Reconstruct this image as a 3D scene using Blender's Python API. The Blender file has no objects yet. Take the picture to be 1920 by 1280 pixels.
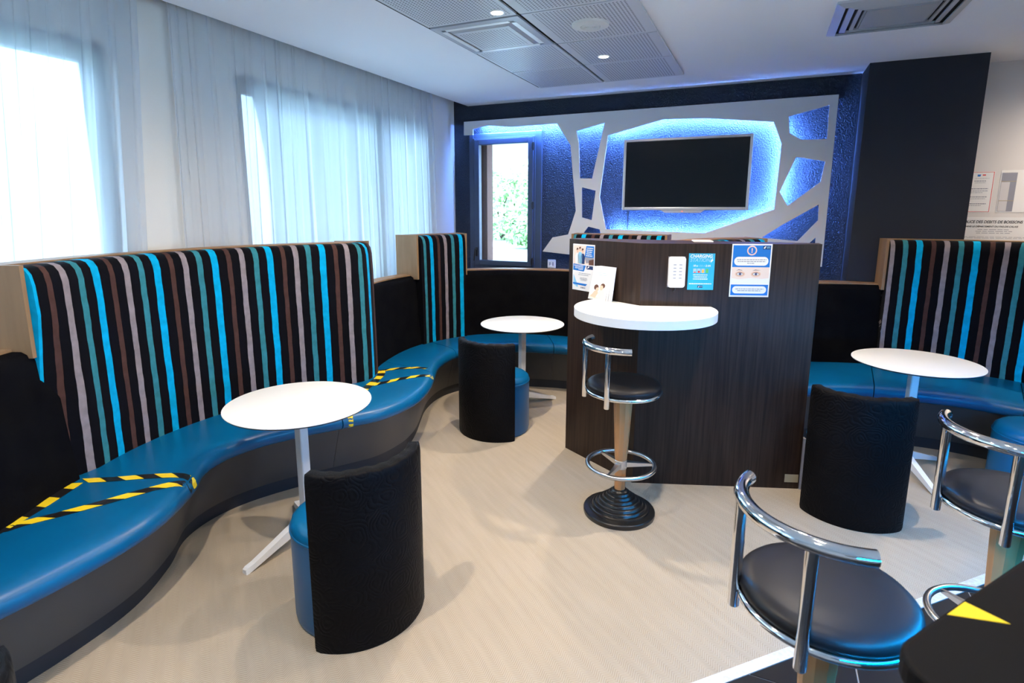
import bpy, bmesh, math, random
from mathutils import Vector, Matrix
from mathutils.bvhtree import BVHTree
random.seed(7)
SC = bpy.context.scene
COL = SC.collection
PI = math.pi

# ------------------------------------------------------------------ camera
CAM_H = 1.70
cd = bpy.data.cameras.new('camera'); cam = bpy.data.objects.new('camera', cd); COL.objects.link(cam)
F_PX = 1061.89
cd.sensor_width = 36.0; cd.sensor_fit = 'HORIZONTAL'
cd.lens = F_PX / 1920.0 * 36.0
cd.shift_x = 16.0 / 1920.0
cd.shift_y = -53.0 / 1920.0
cd.clip_start = 0.05
def _n(v): v = Vector(v); v.normalize(); return v
_px, _py = 944.0, 587.0
_Y = _n((1435 - _px, 392 - _py, F_PX)); _X = -_n((-1430 - _px, 392 - _py, F_PX))
_X = (_X - _Y * _X.dot(_Y)).normalized(); _Z = _X.cross(_Y)
rt = Vector((_X[0], _Y[0], _Z[0])); dn = Vector((_X[1], _Y[1], _Z[1])); fw = Vector((_X[2], _Y[2], _Z[2]))
m = Matrix.Identity(4)
for i in range(3):
    m[i][0] = rt[i]; m[i][1] = -dn[i]; m[i][2] = -fw[i]
m[2][3] = CAM_H
cam.matrix_world = m
cd.dof.use_dof = True; cd.dof.focus_distance = 3.6; cd.dof.aperture_fstop = 4.5
SC.camera = cam

# ------------------------------------------------------------------ world, exposure
W = bpy.data.worlds.new('world'); SC.world = W; W.use_nodes = True
bg = W.node_tree.nodes['Background']
bg.inputs[0].default_value = (0.48, 0.72, 1.0, 1); bg.inputs[1].default_value = 9.0
vs = SC.view_settings
SC.display_settings.display_device = 'sRGB'
vs.view_transform = 'Standard'; vs.look = 'None'; vs.gamma = 1.0; vs.use_curve_mapping = False
vs.exposure = 0.85
DOWNLIGHT_W = 75.0
DOWNLIGHT_COL = (1.0, 0.84, 0.66)
LED_BLUE = (0.13, 0.31, 1.0); LED_WALL_S = 800.0
LED_BAR_COL = (0.0, 0.36, 1.0); LED_BAR_S = 300.0
SKY_PORTALS = True

# ------------------------------------------------------------------ materials
def mat(name, col, rough=0.5, metal=0.0, spec=0.5, var=None, bump=None, emit=None, coat=0.0, sheen=0.0, aniso_scale=None):
    m = bpy.data.materials.new(name); m.use_nodes = True
    nt = m.node_tree; b = nt.nodes['Principled BSDF']
    b.inputs['Base Color'].default_value = (*col, 1); b.inputs['Roughness'].default_value = rough
    b.inputs['Metallic'].default_value = metal; b.inputs['Specular IOR Level'].default_value = spec
    if coat: b.inputs['Coat Weight'].default_value = coat; b.inputs['Coat Roughness'].default_value = 0.15
    if sheen:
        b.inputs['Sheen Weight'].default_value = sheen
        b.inputs['Sheen Roughness'].default_value = 0.4
    if emit:
        b.inputs['Emission Color'].default_value = (*emit[0], 1); b.inputs['Emission Strength'].default_value = emit[1]
    if var or bump:
        tc = nt.nodes.new('ShaderNodeTexCoord'); mp = nt.nodes.new('ShaderNodeMapping')
        nt.links.new(tc.outputs['Object'], mp.inputs[0])
        if aniso_scale: mp.inputs['Scale'].default_value = aniso_scale
    if var:   # (scale, second colour)
        n = nt.nodes.new('ShaderNodeTexNoise'); n.inputs['Scale'].default_value = var[0]; n.inputs['Detail'].default_value = 4
        nt.links.new(mp.outputs[0], n.inputs['Vector'])
        mx = nt.nodes.new('ShaderNodeMix'); mx.data_type = 'RGBA'
        mx.inputs[6].default_value = (*col, 1); mx.inputs[7].default_value = (*var[1], 1)
        rp = nt.nodes.new('ShaderNodeMapRange'); rp.inputs[1].default_value = 0.35; rp.inputs[2].default_value = 0.65
        nt.links.new(n.outputs[0], rp.inputs[0]); nt.links.new(rp.outputs[0], mx.inputs[0])
        nt.links.new(mx.outputs[2], b.inputs['Base Color'])
    if bump:  # (scale, strength, distance)
        n = nt.nodes.new('ShaderNodeTexNoise'); n.inputs['Scale'].default_value = bump[0]; n.inputs['Detail'].default_value = 3
        nt.links.new(mp.outputs[0], n.inputs['Vector'])
        bp = nt.nodes.new('ShaderNodeBump'); bp.inputs['Strength'].default_value = bump[1]; bp.inputs['Distance'].default_value = bump[2]
        nt.links.new(n.outputs[0], bp.inputs['Height']); nt.links.new(bp.outputs[0], b.inputs['Normal'])
    return m

class NB:   # tiny node-graph helper
    def __init__(s, m): s.nt = m.node_tree; s.b = s.nt.nodes['Principled BSDF']
    def new(s, t, **k):
        n = s.nt.nodes.new(t)
        for a, v in k.items(): setattr(n, a, v)
        return n
    def link(s, a, b): s.nt.links.new(a, b)
    def math(s, op, a, b=None, c=None):
        n = s.new('ShaderNodeMath', operation=op)
        for i, v in enumerate((a, b, c)):
            if v is None: continue
            if isinstance(v, (int, float)): n.inputs[i].default_value = v
            else: s.link(v, n.inputs[i])
        return n.outputs[0]
    def mix(s, f, a, b):
        n = s.new('ShaderNodeMix', data_type='RGBA')
        for i, v in ((0, f), (6, a), (7, b)):
            if isinstance(v, (int, float)): n.inputs[i].default_value = v
            elif isinstance(v, tuple): n.inputs[i].default_value = (*v, 1)
            else: s.link(v, n.inputs[i])
        return n.outputs[2]
    def bump(s, h, strength, dist):
        n = s.new('ShaderNodeBump'); n.inputs['Strength'].default_value = strength; n.inputs['Distance'].default_value = dist
        s.link(h, n.inputs['Height']); s.link(n.outputs[0], s.b.inputs['Normal'])

M = {}
M['plaster'] = mat('plaster_white', (0.90, 0.90, 0.93), 0.9, spec=0.2, bump=(140, 0.08, 0.002))
M['cream'] = mat('cream_wall', (0.72, 0.70, 0.66), 0.9, spec=0.2, bump=(160, 0.15, 0.002))
M['grey_wall'] = mat('grey_wall', (0.74, 0.72, 0.72), 0.9, spec=0.2)
M['navy'] = mat('navy_textured_wall', (0.020, 0.030, 0.052), 0.6, spec=0.35, bump=(85, 1.0, 0.012))
M['pillar'] = mat('dark_grey_pillar', (0.020, 0.023, 0.034), 0.75, spec=0.3, bump=(200, 0.25, 0.002))
M['panel'] = mat('panel_grey_lacquer', (0.66, 0.65, 0.68), 0.55, spec=0.3)
M['frame'] = mat('anthracite_frame', (0.045, 0.065, 0.11), 0.35, spec=0.5)
M['blackmetal'] = mat('black_metal', (0.012, 0.012, 0.014), 0.4)
M['leather'] = mat('blue_leather', (0.0, 0.115, 0.28), 0.34, spec=0.38, var=(3.0, (0.0, 0.095, 0.24)), bump=(350, 0.10, 0.001))
M['charcoal'] = mat('charcoal_vinyl', (0.045, 0.047, 0.052), 0.42, bump=(400, 0.08, 0.001))
M['kick'] = mat('dark_plinth', (0.015, 0.02, 0.03), 0.5)
M['blackvelvet'] = mat('black_velvet', (0.0022, 0.0022, 0.0035), 0.9, spec=0.06, var=(9, (0.004, 0.004, 0.005)), bump=(60, 0.25, 0.003))
M['oak'] = mat('oak_veneer', (0.33, 0.19, 0.095), 0.5, spec=0.3, var=(14, (0.26, 0.145, 0.07)), aniso_scale=(1, 1, 0.12))
M['beech'] = mat('beech_wood', (0.56, 0.27, 0.11), 0.4, var=(22, (0.46, 0.21, 0.08)), aniso_scale=(1, 1, 0.08))
M['wenge'] = mat('wenge_laminate', (0.040, 0.023, 0.015), 0.42, spec=0.25, var=(75, (0.018, 0.010, 0.007)), aniso_scale=(1, 1, 0.03), bump=(120, 0.15, 0.001))
M['white'] = mat('white_laminate', (0.86, 0.86, 0.86), 0.35)
M['whitepaint'] = mat('white_paint_metal', (0.80, 0.82, 0.85), 0.35)
M['darkedge'] = mat('dark_table_edge', (0.02, 0.02, 0.022), 0.5)
M['chrome'] = mat('chrome', (0.80, 0.81, 0.83), 0.07, metal=1.0)
M['satin'] = mat('satin_steel', (0.62, 0.62, 0.63), 0.28, metal=1.0)
M['castiron'] = mat('black_cast_iron', (0.012, 0.012, 0.012), 0.28, spec=0.6, bump=(90, 0.15, 0.002))
M['seatleather'] = mat('dark_seat_leather', (0.011, 0.0105, 0.012), 0.40, spec=0.24, bump=(300, 0.08, 0.001))
M['silver'] = mat('silver_plastic', (0.55, 0.55, 0.58), 0.3, metal=0.5)
M['screen'] = mat('tv_screen', (0.003, 0.004, 0.006), 0.12, spec=0.3)
M['blackplastic'] = mat('black_plastic', (0.01, 0.01, 0.01), 0.4)
M['whiteplastic'] = mat('white_plastic', (0.82, 0.82, 0.80), 0.35)
M['offwhite'] = mat('speaker_offwhite', (0.72, 0.70, 0.66), 0.5)
M['ventgrey'] = mat('vent_grey', (0.50, 0.50, 0.53), 0.4, metal=0.2)
M['darkgap'] = mat('dark_gap', (0.01, 0.01, 0.012), 0.8)
M['paper'] = mat('paper_white', (0.85, 0.85, 0.86), 0.6)
M['p_blue'] = mat('print_blue', (0.005, 0.17, 0.62), 0.5)
M['p_light'] = mat('print_light_blue', (0.03, 0.45, 0.72), 0.4)
M['p_pale'] = mat('print_pale_blue', (0.28, 0.60, 0.85), 0.5)
M['p_navy'] = mat('print_navy', (0.008, 0.03, 0.13), 0.5)
M['p_grey'] = mat('print_grey', (0.30, 0.31, 0.38), 0.6)
M['p_black'] = mat('print_black', (0.02, 0.02, 0.03), 0.6)
M['p_skin'] = mat('print_skin', (0.80, 0.52, 0.38), 0.6)
M['p_skin2'] = mat('print_skin_pale', (0.85, 0.70, 0.62), 0.6)
M['p_brown'] = mat('print_brown', (0.12, 0.05, 0.03), 0.6)
M['p_pink'] = mat('print_pink', (0.85, 0.55, 0.50), 0.6)
M['p_red'] = mat('print_red', (0.70, 0.06, 0.06), 0.6)
M['p_orange'] = mat('print_orange', (0.85, 0.48, 0.08), 0.6)
M['p_green'] = mat('print_green', (0.10, 0.50, 0.12), 0.6)
M['p_iris'] = mat('print_iris', (0.16, 0.16, 0.30), 0.6)
M['tape_y'] = mat('tape_yellow', (0.85, 0.62, 0.02), 0.35)
M['tape_k'] = mat('tape_black', (0.012, 0.012, 0.014), 0.3)
M['beigetape'] = mat('beige_tape', (0.42, 0.36, 0.24), 0.5)
M['strip'] = mat('white_threshold', (0.74, 0.73, 0.72), 0.4, var=(60, (0.60, 0.58, 0.56)))
M['tile'] = mat('black_floor_tile', (0.016, 0.015, 0.017), 0.3, spec=0.4, var=(6, (0.020, 0.019, 0.018)))
M['grout'] = mat('grey_grout', (0.30, 0.30, 0.30), 0.8)
M['bartop'] = mat('black_bar_top', (0.006, 0.006, 0.007), 0.65, spec=0.10, bump=(250, 0.1, 0.001))
M['leaf'] = mat('leaf_green', (0.30, 0.52, 0.16), 0.6, var=(3, (0.48, 0.66, 0.34)))
M['bark'] = mat('bark_brown', (0.10, 0.06, 0.04), 0.9)
M['brick'] = mat('brown_brick_reveal', (0.16, 0.07, 0.05), 0.9, bump=(40, 0.4, 0.01))
M['ground'] = mat('pale_paving', (0.80, 0.80, 0.80), 0.9, var=(2, (0.72, 0.74, 0.72)))
M['facade'] = mat('facade_render', (0.50, 0.50, 0.49), 0.9, var=(0.8, (0.40, 0.42, 0.41)))
M['led_wall'] = mat('led_blue', (0.1, 0.2, 0.8), 0.5, emit=(LED_BLUE, LED_WALL_S))
M['led_bar'] = mat('led_cyan', (0.1, 0.4, 0.8), 0.5, emit=(LED_BAR_COL, LED_BAR_S))
M['lamp'] = mat('lamp_glass', (1, 1, 1), 0.5, emit=((1.0, 0.93, 0.84), 14.0))
M['led_red'] = mat('led_red', (0.8, 0.05, 0.02), 0.5, emit=((1.0, 0.08, 0.03), 2.0))

# striped velvet: stripes run across UV.x measured in metres
m = mat('striped_velvet', (0, 0, 0), 0.85, spec=0.08, sheen=0.04); nb = NB(m)
uv = nb.new('ShaderNodeUVMap'); sp = nb.new('ShaderNodeSeparateXYZ'); nb.link(uv.outputs[0], sp.inputs[0])
tc = nb.new('ShaderNodeTexCoord'); nz = nb.new('ShaderNodeTexNoise'); nz.inputs['Scale'].default_value = 9; nz.inputs['Detail'].default_value = 3
nb.link(tc.outputs['Object'], nz.inputs['Vector'])
wob = nb.math('MULTIPLY_ADD', nz.outputs[0], 0.012, -0.006)
u = nb.math('FRACT', nb.math('DIVIDE', nb.math('ADD', sp.outputs[0], wob), 0.35))
rp = nb.new('ShaderNodeValToRGB'); rp.color_ramp.interpolation = 'CONSTANT'
K0 = (0.003, 0.003, 0.005, 1); KB = (0.007, 0.005, 0.006, 1)
stops = [(0.0, (0.0, 0.36, 0.62, 1)), (0.115, K0), (0.27, (0.072, 0.034, 0.028, 1)), (0.355, K0),
         (0.50, (0.26, 0.215, 0.225, 1)), (0.595, K0), (0.75, (0.035, 0.20, 0.235, 1)), (0.845, K0)]
el = rp.color_ramp.elements
el[0].position = 0; el[0].color = stops[0][1]; el[1].position = stops[1][0]; el[1].color = stops[1][1]
for p_, c_ in stops[2:]:
    e = el.new(p_); e.color = c_
nb.link(u, rp.inputs[0])
nz2 = nb.new('ShaderNodeTexNoise'); nz2.inputs['Scale'].default_value = 25; nz2.inputs['Detail'].default_value = 5
nb.link(tc.outputs['Object'], nz2.inputs['Vector'])
dk = nb.math('MULTIPLY_ADD', nz2.outputs[0], 0.7, 0.62)
mul = nb.new('ShaderNodeMix', data_type='RGBA', blend_type='MULTIPLY'); mul.inputs[0].default_value = 1
nb.link(rp.outputs[0], mul.inputs[6]); nb.link(dk, mul.inputs[7]); nb.link(mul.outputs[2], nb.b.inputs['Base Color'])
nb.bump(nz.outputs[0], 0.15, 0.01)
M['stripe'] = m

# embossed damask velvet
m = mat('damask_velvet', (0.0020, 0.0018, 0.0026), 0.60, spec=0.12, sheen=0.03); nb = NB(m)
uv = nb.new('ShaderNodeUVMap')
vo = nb.new('ShaderNodeTexVoronoi'); vo.inputs['Scale'].default_value = 11; vo.inputs['Randomness'].default_value = 0.8; dn_ = nb.new('ShaderNodeTexNoise'); dn_.inputs['Scale'].default_value = 7; dn_.inputs['Detail'].default_value = 2; nb.link(uv.outputs[0], dn_.inputs['Vector'])
va = nb.new('ShaderNodeVectorMath', operation='MULTIPLY_ADD'); va.inputs[1].default_value = (0.10, 0.10, 0.10); nb.link(dn_.outputs['Color'], va.inputs[0]); nb.link(uv.outputs[0], va.inputs[2])
nb.link(va.outputs[0], vo.inputs['Vector'])
rings = nb.math('SINE', nb.math('MULTIPLY', vo.outputs['Distance'], 19))
nz = nb.new('ShaderNodeTexNoise'); nz.inputs['Scale'].default_value = 12; nz.inputs['Detail'].default_value = 4; nb.link(uv.outputs[0], nz.inputs['Vector'])
h = nb.math('MULTIPLY', nb.math('ABSOLUTE', rings), nb.math('POWER', nz.outputs[0], 1.5))
nz3 = nb.new('ShaderNodeTexNoise'); nz3.inputs['Scale'].default_value = 60; nb.link(uv.outputs[0], nz3.inputs['Vector'])
h = nb.math('MULTIPLY_ADD', nz3.outputs[0], 0.35, h)
nb.bump(h, 0.5, 0.007)
M['damask'] = m

# woven vinyl floor with herringbone ribs
m = mat('woven_vinyl_floor', (0.5, 0.43, 0.33), 0.55, spec=0.3); nb = NB(m)
tc = nb.new('ShaderNodeTexCoord'); mp = nb.new('ShaderNodeMapping'); mp.inputs['Rotation'].default_value = (0, 0, math.radians(38))
nb.link(tc.outputs['Object'], mp.inputs[0]); sp = nb.new('ShaderNodeSeparateXYZ'); nb.link(mp.outputs[0], sp.inputs[0])
zz = nb.math('PINGPONG', sp.outputs[1], 0.030)
ph = nb.math('MULTIPLY', nb.math('ADD', sp.outputs[0], nb.math('MULTIPLY', zz, 0.9)), 2 * PI / 0.0105)
rib = nb.math('MULTIPLY_ADD', nb.math('SINE', ph), 0.5, 0.5)
ms = nb.new('ShaderNodeMapping'); ms.inputs['Scale'].default_value = (3.0, 26, 1); nb.link(mp.outputs[0], ms.inputs[0])
st = nb.new('ShaderNodeTexNoise'); st.inputs['Scale'].default_value = 1.0; st.inputs['Detail'].default_value = 4; nb.link(ms.outputs[0], st.inputs['Vector'])
mr = nb.new('ShaderNodeMapRange'); mr.inputs[1].default_value = 0.3; mr.inputs[2].default_value = 0.7; nb.link(st.outputs[0], mr.inputs[0])
c1 = nb.mix(mr.outputs[0], (0.35, 0.285, 0.215), (0.42, 0.35, 0.275))
c2 = nb.mix(nb.math('MULTIPLY', rib, 0.75), c1, (0.52, 0.46, 0.36))
nb.link(c2, nb.b.inputs['Base Color']); nb.bump(rib, 0.35, 0.002)
M['floor'] = m

# perforated metal ceiling tile (dots follow the tile's own coordinates)
def perforated(name, col, hx, hy, pitch=0.0215):
    m = mat(name, col, 0.45, spec=0.4); nb = NB(m)
    tc = nb.new('ShaderNodeTexCoord'); sp = nb.new('ShaderNodeSeparateXYZ'); nb.link(tc.outputs['Object'], sp.inputs[0])
    fx = nb.math('SUBTRACT', nb.math('FRACT', nb.math('DIVIDE', nb.math('ADD', sp.outputs[0], 10.0), pitch)), 0.5)
    fy = nb.math('SUBTRACT', nb.math('FRACT', nb.math('DIVIDE', nb.math('ADD', sp.outputs[1], 10.0), pitch)), 0.5)
    d = nb.math('SQRT', nb.math('ADD', nb.math('MULTIPLY', fx, fx), nb.math('MULTIPLY', fy, fy)))
    dot = nb.math('LESS_THAN', d, 0.27)
    inside = nb.math('MULTIPLY', nb.math('LESS_THAN', nb.math('ABSOLUTE', sp.outputs[0]), hx), nb.math('LESS_THAN', nb.math('ABSOLUTE', sp.outputs[1]), hy))
    nb.link(nb.mix(nb.math('MULTIPLY', dot, inside), col, (0.10, 0.10, 0.12)), nb.b.inputs['Base Color'])
    return m
M['perf'] = perforated('perforated_tile', (0.62, 0.62, 0.64), 0.275, 0.30)
M['perf2'] = perforated('perforated_grille', (0.62, 0.62, 0.64), 0.17, 0.18)

# sheer curtain: part open weave, part light-scattering cloth
m = bpy.data.materials.new('sheer_curtain'); m.use_nodes = True; nt = m.node_tree
for n in list(nt.nodes):
    if n.type != 'OUTPUT_MATERIAL': nt.nodes.remove(n)
out = [n for n in nt.nodes if n.type == 'OUTPUT_MATERIAL'][0]
tr = nt.nodes.new('ShaderNodeBsdfTransparent'); tr.inputs[0].default_value = (1, 1, 1, 1)
tl = nt.nodes.new('ShaderNodeBsdfTranslucent'); tl.inputs[0].default_value = (0.78, 0.84, 0.90, 1)
df = nt.nodes.new('ShaderNodeBsdfDiffuse'); df.inputs[0].default_value = (0.82, 0.84, 0.88, 1)
m1 = nt.nodes.new('ShaderNodeMixShader'); m1.inputs[0].default_value = 0.40
nt.links.new(tl.outputs[0], m1.inputs[1]); nt.links.new(df.outputs[0], m1.inputs[2])
m2 = nt.nodes.new('ShaderNodeMixShader'); m2.inputs[0].default_value = 0.64
nt.links.new(tr.outputs[0], m2.inputs[1]); nt.links.new(m1.outputs[0], m2.inputs[2]); nt.links.new(m2.outputs[0], out.inputs[0])
M['sheer'] = m
# window glass
m = bpy.data.materials.new('window_glass'); m.use_nodes = True; nt = m.node_tree
for n in list(nt.nodes):
    if n.type != 'OUTPUT_MATERIAL': nt.nodes.remove(n)
out = [n for n in nt.nodes if n.type == 'OUTPUT_MATERIAL'][0]
tr = nt.nodes.new('ShaderNodeBsdfTransparent'); tr.inputs[0].default_value = (0.93, 0.96, 0.97, 1)
gl = nt.nodes.new('ShaderNodeBsdfGlossy'); gl.inputs['Roughness'].default_value = 0.02
fr = nt.nodes.new('ShaderNodeFresnel'); fr.inputs[0].default_value = 1.45
mx = nt.nodes.new('ShaderNodeMixShader'); nt.links.new(fr.outputs[0], mx.inputs[0])
nt.links.new(tr.outputs[0], mx.inputs[1]); nt.links.new(gl.outputs[0], mx.inputs[2]); nt.links.new(mx.outputs[0], out.inputs[0])
M['glass'] = m

# ------------------------------------------------------------------ mesh helpers
def link(o, parent=None):
    COL.objects.link(o)
    if parent is not None: o.parent = parent
    return o
def mesh(name, verts, faces, mt, parent=None, smooth=False, uvs=None, fmats=None, loc=None, rotz=0.0, autosm=None):
    me = bpy.data.meshes.new(name); me.from_pydata([tuple(v) for v in verts], [], faces)
    for x in (mt if isinstance(mt, (list, tuple)) else [mt]): me.materials.append(M[x])
    if fmats:
        for p_, k in zip(me.polygons, fmats): p_.material_index = k
    if uvs:
        l = me.uv_layers.new(name='UVMap')
        for p_ in me.polygons:
            for li in p_.loop_indices: l.data[li].uv = uvs[me.loops[li].vertex_index]
    if smooth:
        me.polygons.foreach_set('use_smooth', [True] * len(me.polygons))
        if autosm: me.set_sharp_from_angle(angle=math.radians(autosm))
    me.update()
    o = bpy.data.objects.new(name, me)
    if loc: o.location = loc
    o.rotation_euler = (0, 0, rotz)
    return link(o, parent)
class MB:
    def __init__(s): s.v = []; s.f = []
    def add(s, v, f):
        b = len(s.v); s.v += [tuple(x) for x in v]; s.f += [tuple(b + i for i in q) for q in f]; return s
    def box(s, x0, x1, y0, y1, z0, z1):
        return s.add([(x0, y0, z0), (x1, y0, z0), (x1, y1, z0), (x0, y1, z0), (x0, y0, z1), (x1, y0, z1), (x1, y1, z1), (x0, y1, z1)],
                     [(0, 3, 2, 1), (4, 5, 6, 7), (0, 1, 5, 4), (1, 2, 6, 5), (2, 3, 7, 6), (3, 0, 4, 7)])
    def prism(s, poly, z0, z1):
        n = len(poly); a = sum(poly[i][0] * poly[(i + 1) % n][1] - poly[(i + 1) % n][0] * poly[i][1] for i in range(n))
        if a < 0: poly = poly[::-1]
        v = [(x, y, z0) for x, y in poly] + [(x, y, z1) for x, y in poly]
        return s.add(v, [tuple(range(n - 1, -1, -1)), tuple(range(n, 2 * n))] + [(i, (i + 1) % n, n + (i + 1) % n, n + i) for i in range(n)])
    def lathe(s, prof, n=48, c=(0, 0, 0), a0=0.0, a1=2 * PI):   # prof (r,z); full turn
        full = abs(a1 - a0 - 2 * PI) < 1e-6; k = n if full else n + 1
        v = []; f = []
        for r, z in prof:
            for i in range(k):
                a = a0 + (a1 - a0) * i / n
                v.append((c[0] + r * math.cos(a), c[1] + r * math.sin(a), c[2] + z))
        for j in range(len(prof) - 1):
            for i in range(n):
                i2 = (i + 1) % k
                f.append((j * k + i, j * k + i2, (j + 1) * k + i2, (j + 1) * k + i))
        if full:
            if prof[0][0] > 1e-6: f.append(tuple(range(k - 1, -1, -1)))
            if prof[-1][0] > 1e-6: f.append(tuple((len(prof) - 1) * k + i for i in range(k)))
        return s.add(v, f)
    def tube(s, pts, r, n=12, cap=True, closed=False):
        pts = [Vector(p_) for p_ in pts]; N = len(pts); v = []; f = []
        up = None
        for i, p_ in enumerate(pts):
            if closed: t = pts[(i + 1) % N] - pts[i - 1]
            else: t = pts[min(i + 1, N - 1)] - pts[max(i - 1, 0)]
            t.normalize()
            if up is None: up = Vector((0, 0, 1)) if abs(t.z) < 0.9 else Vector((1, 0, 0))
            a = t.cross(up).normalized(); b = a.cross(t).normalized(); up = b
            rr = r[i] if isinstance(r, (list, tuple)) else r
            for k in range(n):
                q = 2 * PI * k / n; v.append(p_ + a * (rr * math.cos(q)) + b * (rr * math.sin(q)))
        for i in range(N if closed else N - 1):
            j = (i + 1) % N
            for k in range(n):
                k2 = (k + 1) % n; f.append((i * n + k, j * n + k, j * n + k2, i * n + k2))
        if cap and not closed:
            f.append(tuple(range(n))); f.append(tuple((N - 1) * n + k for k in range(n - 1, -1, -1)))
        return s.add(v, f)
    def build(s, name, mt, parent=None, smooth=False, autosm=40, **k):
        o = mesh(name, s.v, s.f, mt, parent, smooth, autosm=autosm if smooth else None, **k)
        bm = bmesh.new(); bm.from_mesh(o.data); bmesh.ops.recalc_face_normals(bm, faces=bm.faces); bm.to_mesh(o.data); bm.free()
        return o
def bevel(o, w, seg=2):
    b = o.modifiers.new('bevel', 'BEVEL'); b.width = w; b.segments = seg; b.limit_method = 'ANGLE'; b.angle_limit = math.radians(35)
    return o
def tag(o, label, cat, group=None):
    o['label'] = label; o['category'] = cat
    if group: o['group'] = group
    return o
def struct(o, label=None):
    o['kind'] = 'structure'
    if label: o['label'] = label
    return o
def thing(name, label, cat, loc=(0, 0, 0), rotz=0.0, group=None):
    o = bpy.data.objects.new(name, None); o.location = loc; o.rotation_euler = (0, 0, rotz); o.empty_display_size = 0.1
    link(o); return tag(o, label, cat, group)
def dup(root, loc, rotz, label):
    r = root.copy(); COL.objects.link(r); r.location = loc; r.rotation_euler = (0, 0, rotz); r['label'] = label
    for ch in list(root.children):
        c = ch.copy(); COL.objects.link(c); c.parent = r
        for g in list(ch.children):
            d = g.copy(); COL.objects.link(d); d.parent = c
    return r
def catmull(P, n):
    out = []; N = len(P)
    for i in range(N - 1):
        p0 = P[max(i - 1, 0)]; p1 = P[i]; p2 = P[i + 1]; p3 = P[min(i + 2, N - 1)]
        for k in range(n):
            t = k / n
            out.append(tuple(0.5 * (2 * b + (c - a) * t + (2 * a - 5 * b + 4 * c - d) * t * t + (3 * b - a - 3 * c + d) * t ** 3) for a, b, c, d in zip(p0, p1, p2, p3)))
    out.append(tuple(P[-1])); return out

# ------------------------------------------------------------------ the room
WALL_Y = 5.88; LEFT_X = -3.29; ZC = 2.83; ZP = 3.02
RX = 4.2; BY = -2.6
STRIP_A = Vector((-0.11, 1.916)); STRIP_D = (Vector((1.085, 3.152)) - STRIP_A).normalized(); STRIP_N = Vector((STRIP_D.y, -STRIP_D.x))
far_a = STRIP_A + STRIP_D * ((LEFT_X - 0.3 - STRIP_A.x) / STRIP_D.x); far_b = STRIP_A + STRIP_D * 6.0
# woven floor: polygon on the left/back side of the threshold strip
fl = MB(); fl.prism([(far_a.x, far_a.y), (far_b.x, far_b.y), (far_b.x, WALL_Y + 0.3), (LEFT_X - 0.3, WALL_Y + 0.3)], -0.05, 0.0)
struct(fl.build('floor', 'floor'), 'beige woven vinyl floor with fine herringbone ribs')
# tiled floor on the other side
tf = MB(); tf.prism([(far_a.x, far_a.y), (far_b.x, far_b.y), (RX + 2.5, far_b.y), (RX + 2.5, BY - 1.5), (far_a.x, BY - 1.5)], -0.06, -0.004)
tfo = struct(tf.build('floor_tiled', 'grout'), 'black tiled floor beyond the white threshold strip')
T = 0.525
def clip_half(poly, p0, nrm):   # keep the side where (p-p0).n >= 0
    out = []
    for i in range(len(poly)):
        a = Vector(poly[i]); b = Vector(poly[(i + 1) % len(poly)]); da = (a - p0).dot(nrm); db = (b - p0).dot(nrm)
        if da >= 0: out.append(tuple(a))
        if da * db < 0: out.append(tuple(a + (b - a) * (da / (da - db))))
    return out
tile_me = None
p0s = STRIP_A + STRIP_N * 0.045
for ix in range(-3, 6):
    for iy in range(-5, 5):
        x0 = 0.44 + ix * T; y0 = 2.043 + iy * T; g = 0.003
        poly = [(x0 + g, y0 + g), (x0 + T - g, y0 + g), (x0 + T - g, y0 + T - g), (x0 + g, y0 + T - g)]
        c = clip_half(poly, p0s, STRIP_N)
        if len(c) < 3: continue
        if len(c) == 4 and all(abs(a[0] - b[0]) < 1e-6 and abs(a[1] - b[1]) < 1e-6 for a, b in zip(c, poly)):
            if tile_me is None:
                q = MB(); q.prism([(a - x0, b - y0) for a, b in poly], -0.012, 0.0); o = q.build('floor_tile', 'tile', tfo); tile_me = o.data
            else: o = bpy.data.objects.new('floor_tile', tile_me); link(o, tfo)
            o.location = (x0, y0, 0)
        else:
            q = MB(); q.prism(c, -0.012, 0.0); q.build('floor_tile', 'tile', tfo)
s = MB(); a = STRIP_A - STRIP_D * 6; b = STRIP_A + STRIP_D * 5.4; w = STRIP_N * 0.045
s.prism([tuple(a), tuple(b), tuple(b + w), tuple(a + w)], -0.003, 0.004)
struct(s.build('trim_1', 'strip'), 'white threshold strip between woven floor and black tiles')

# ceiling slab with lower plaster ceiling and curtain pocket at the window side
c = MB(); c.box(-3.11, RX, BY, WALL_Y + 0.25, ZC, ZC + 0.25)
ceil = struct(c.build('ceiling', 'plaster'), 'white plaster ceiling')
c = MB(); c.box(LEFT_X - 0.3, -3.11, BY, WALL_Y + 0.25, ZP, ZP + 0.06)
struct(c.build('ceiling_pocket', 'plaster'), 'curtain recess above the windows')

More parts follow.
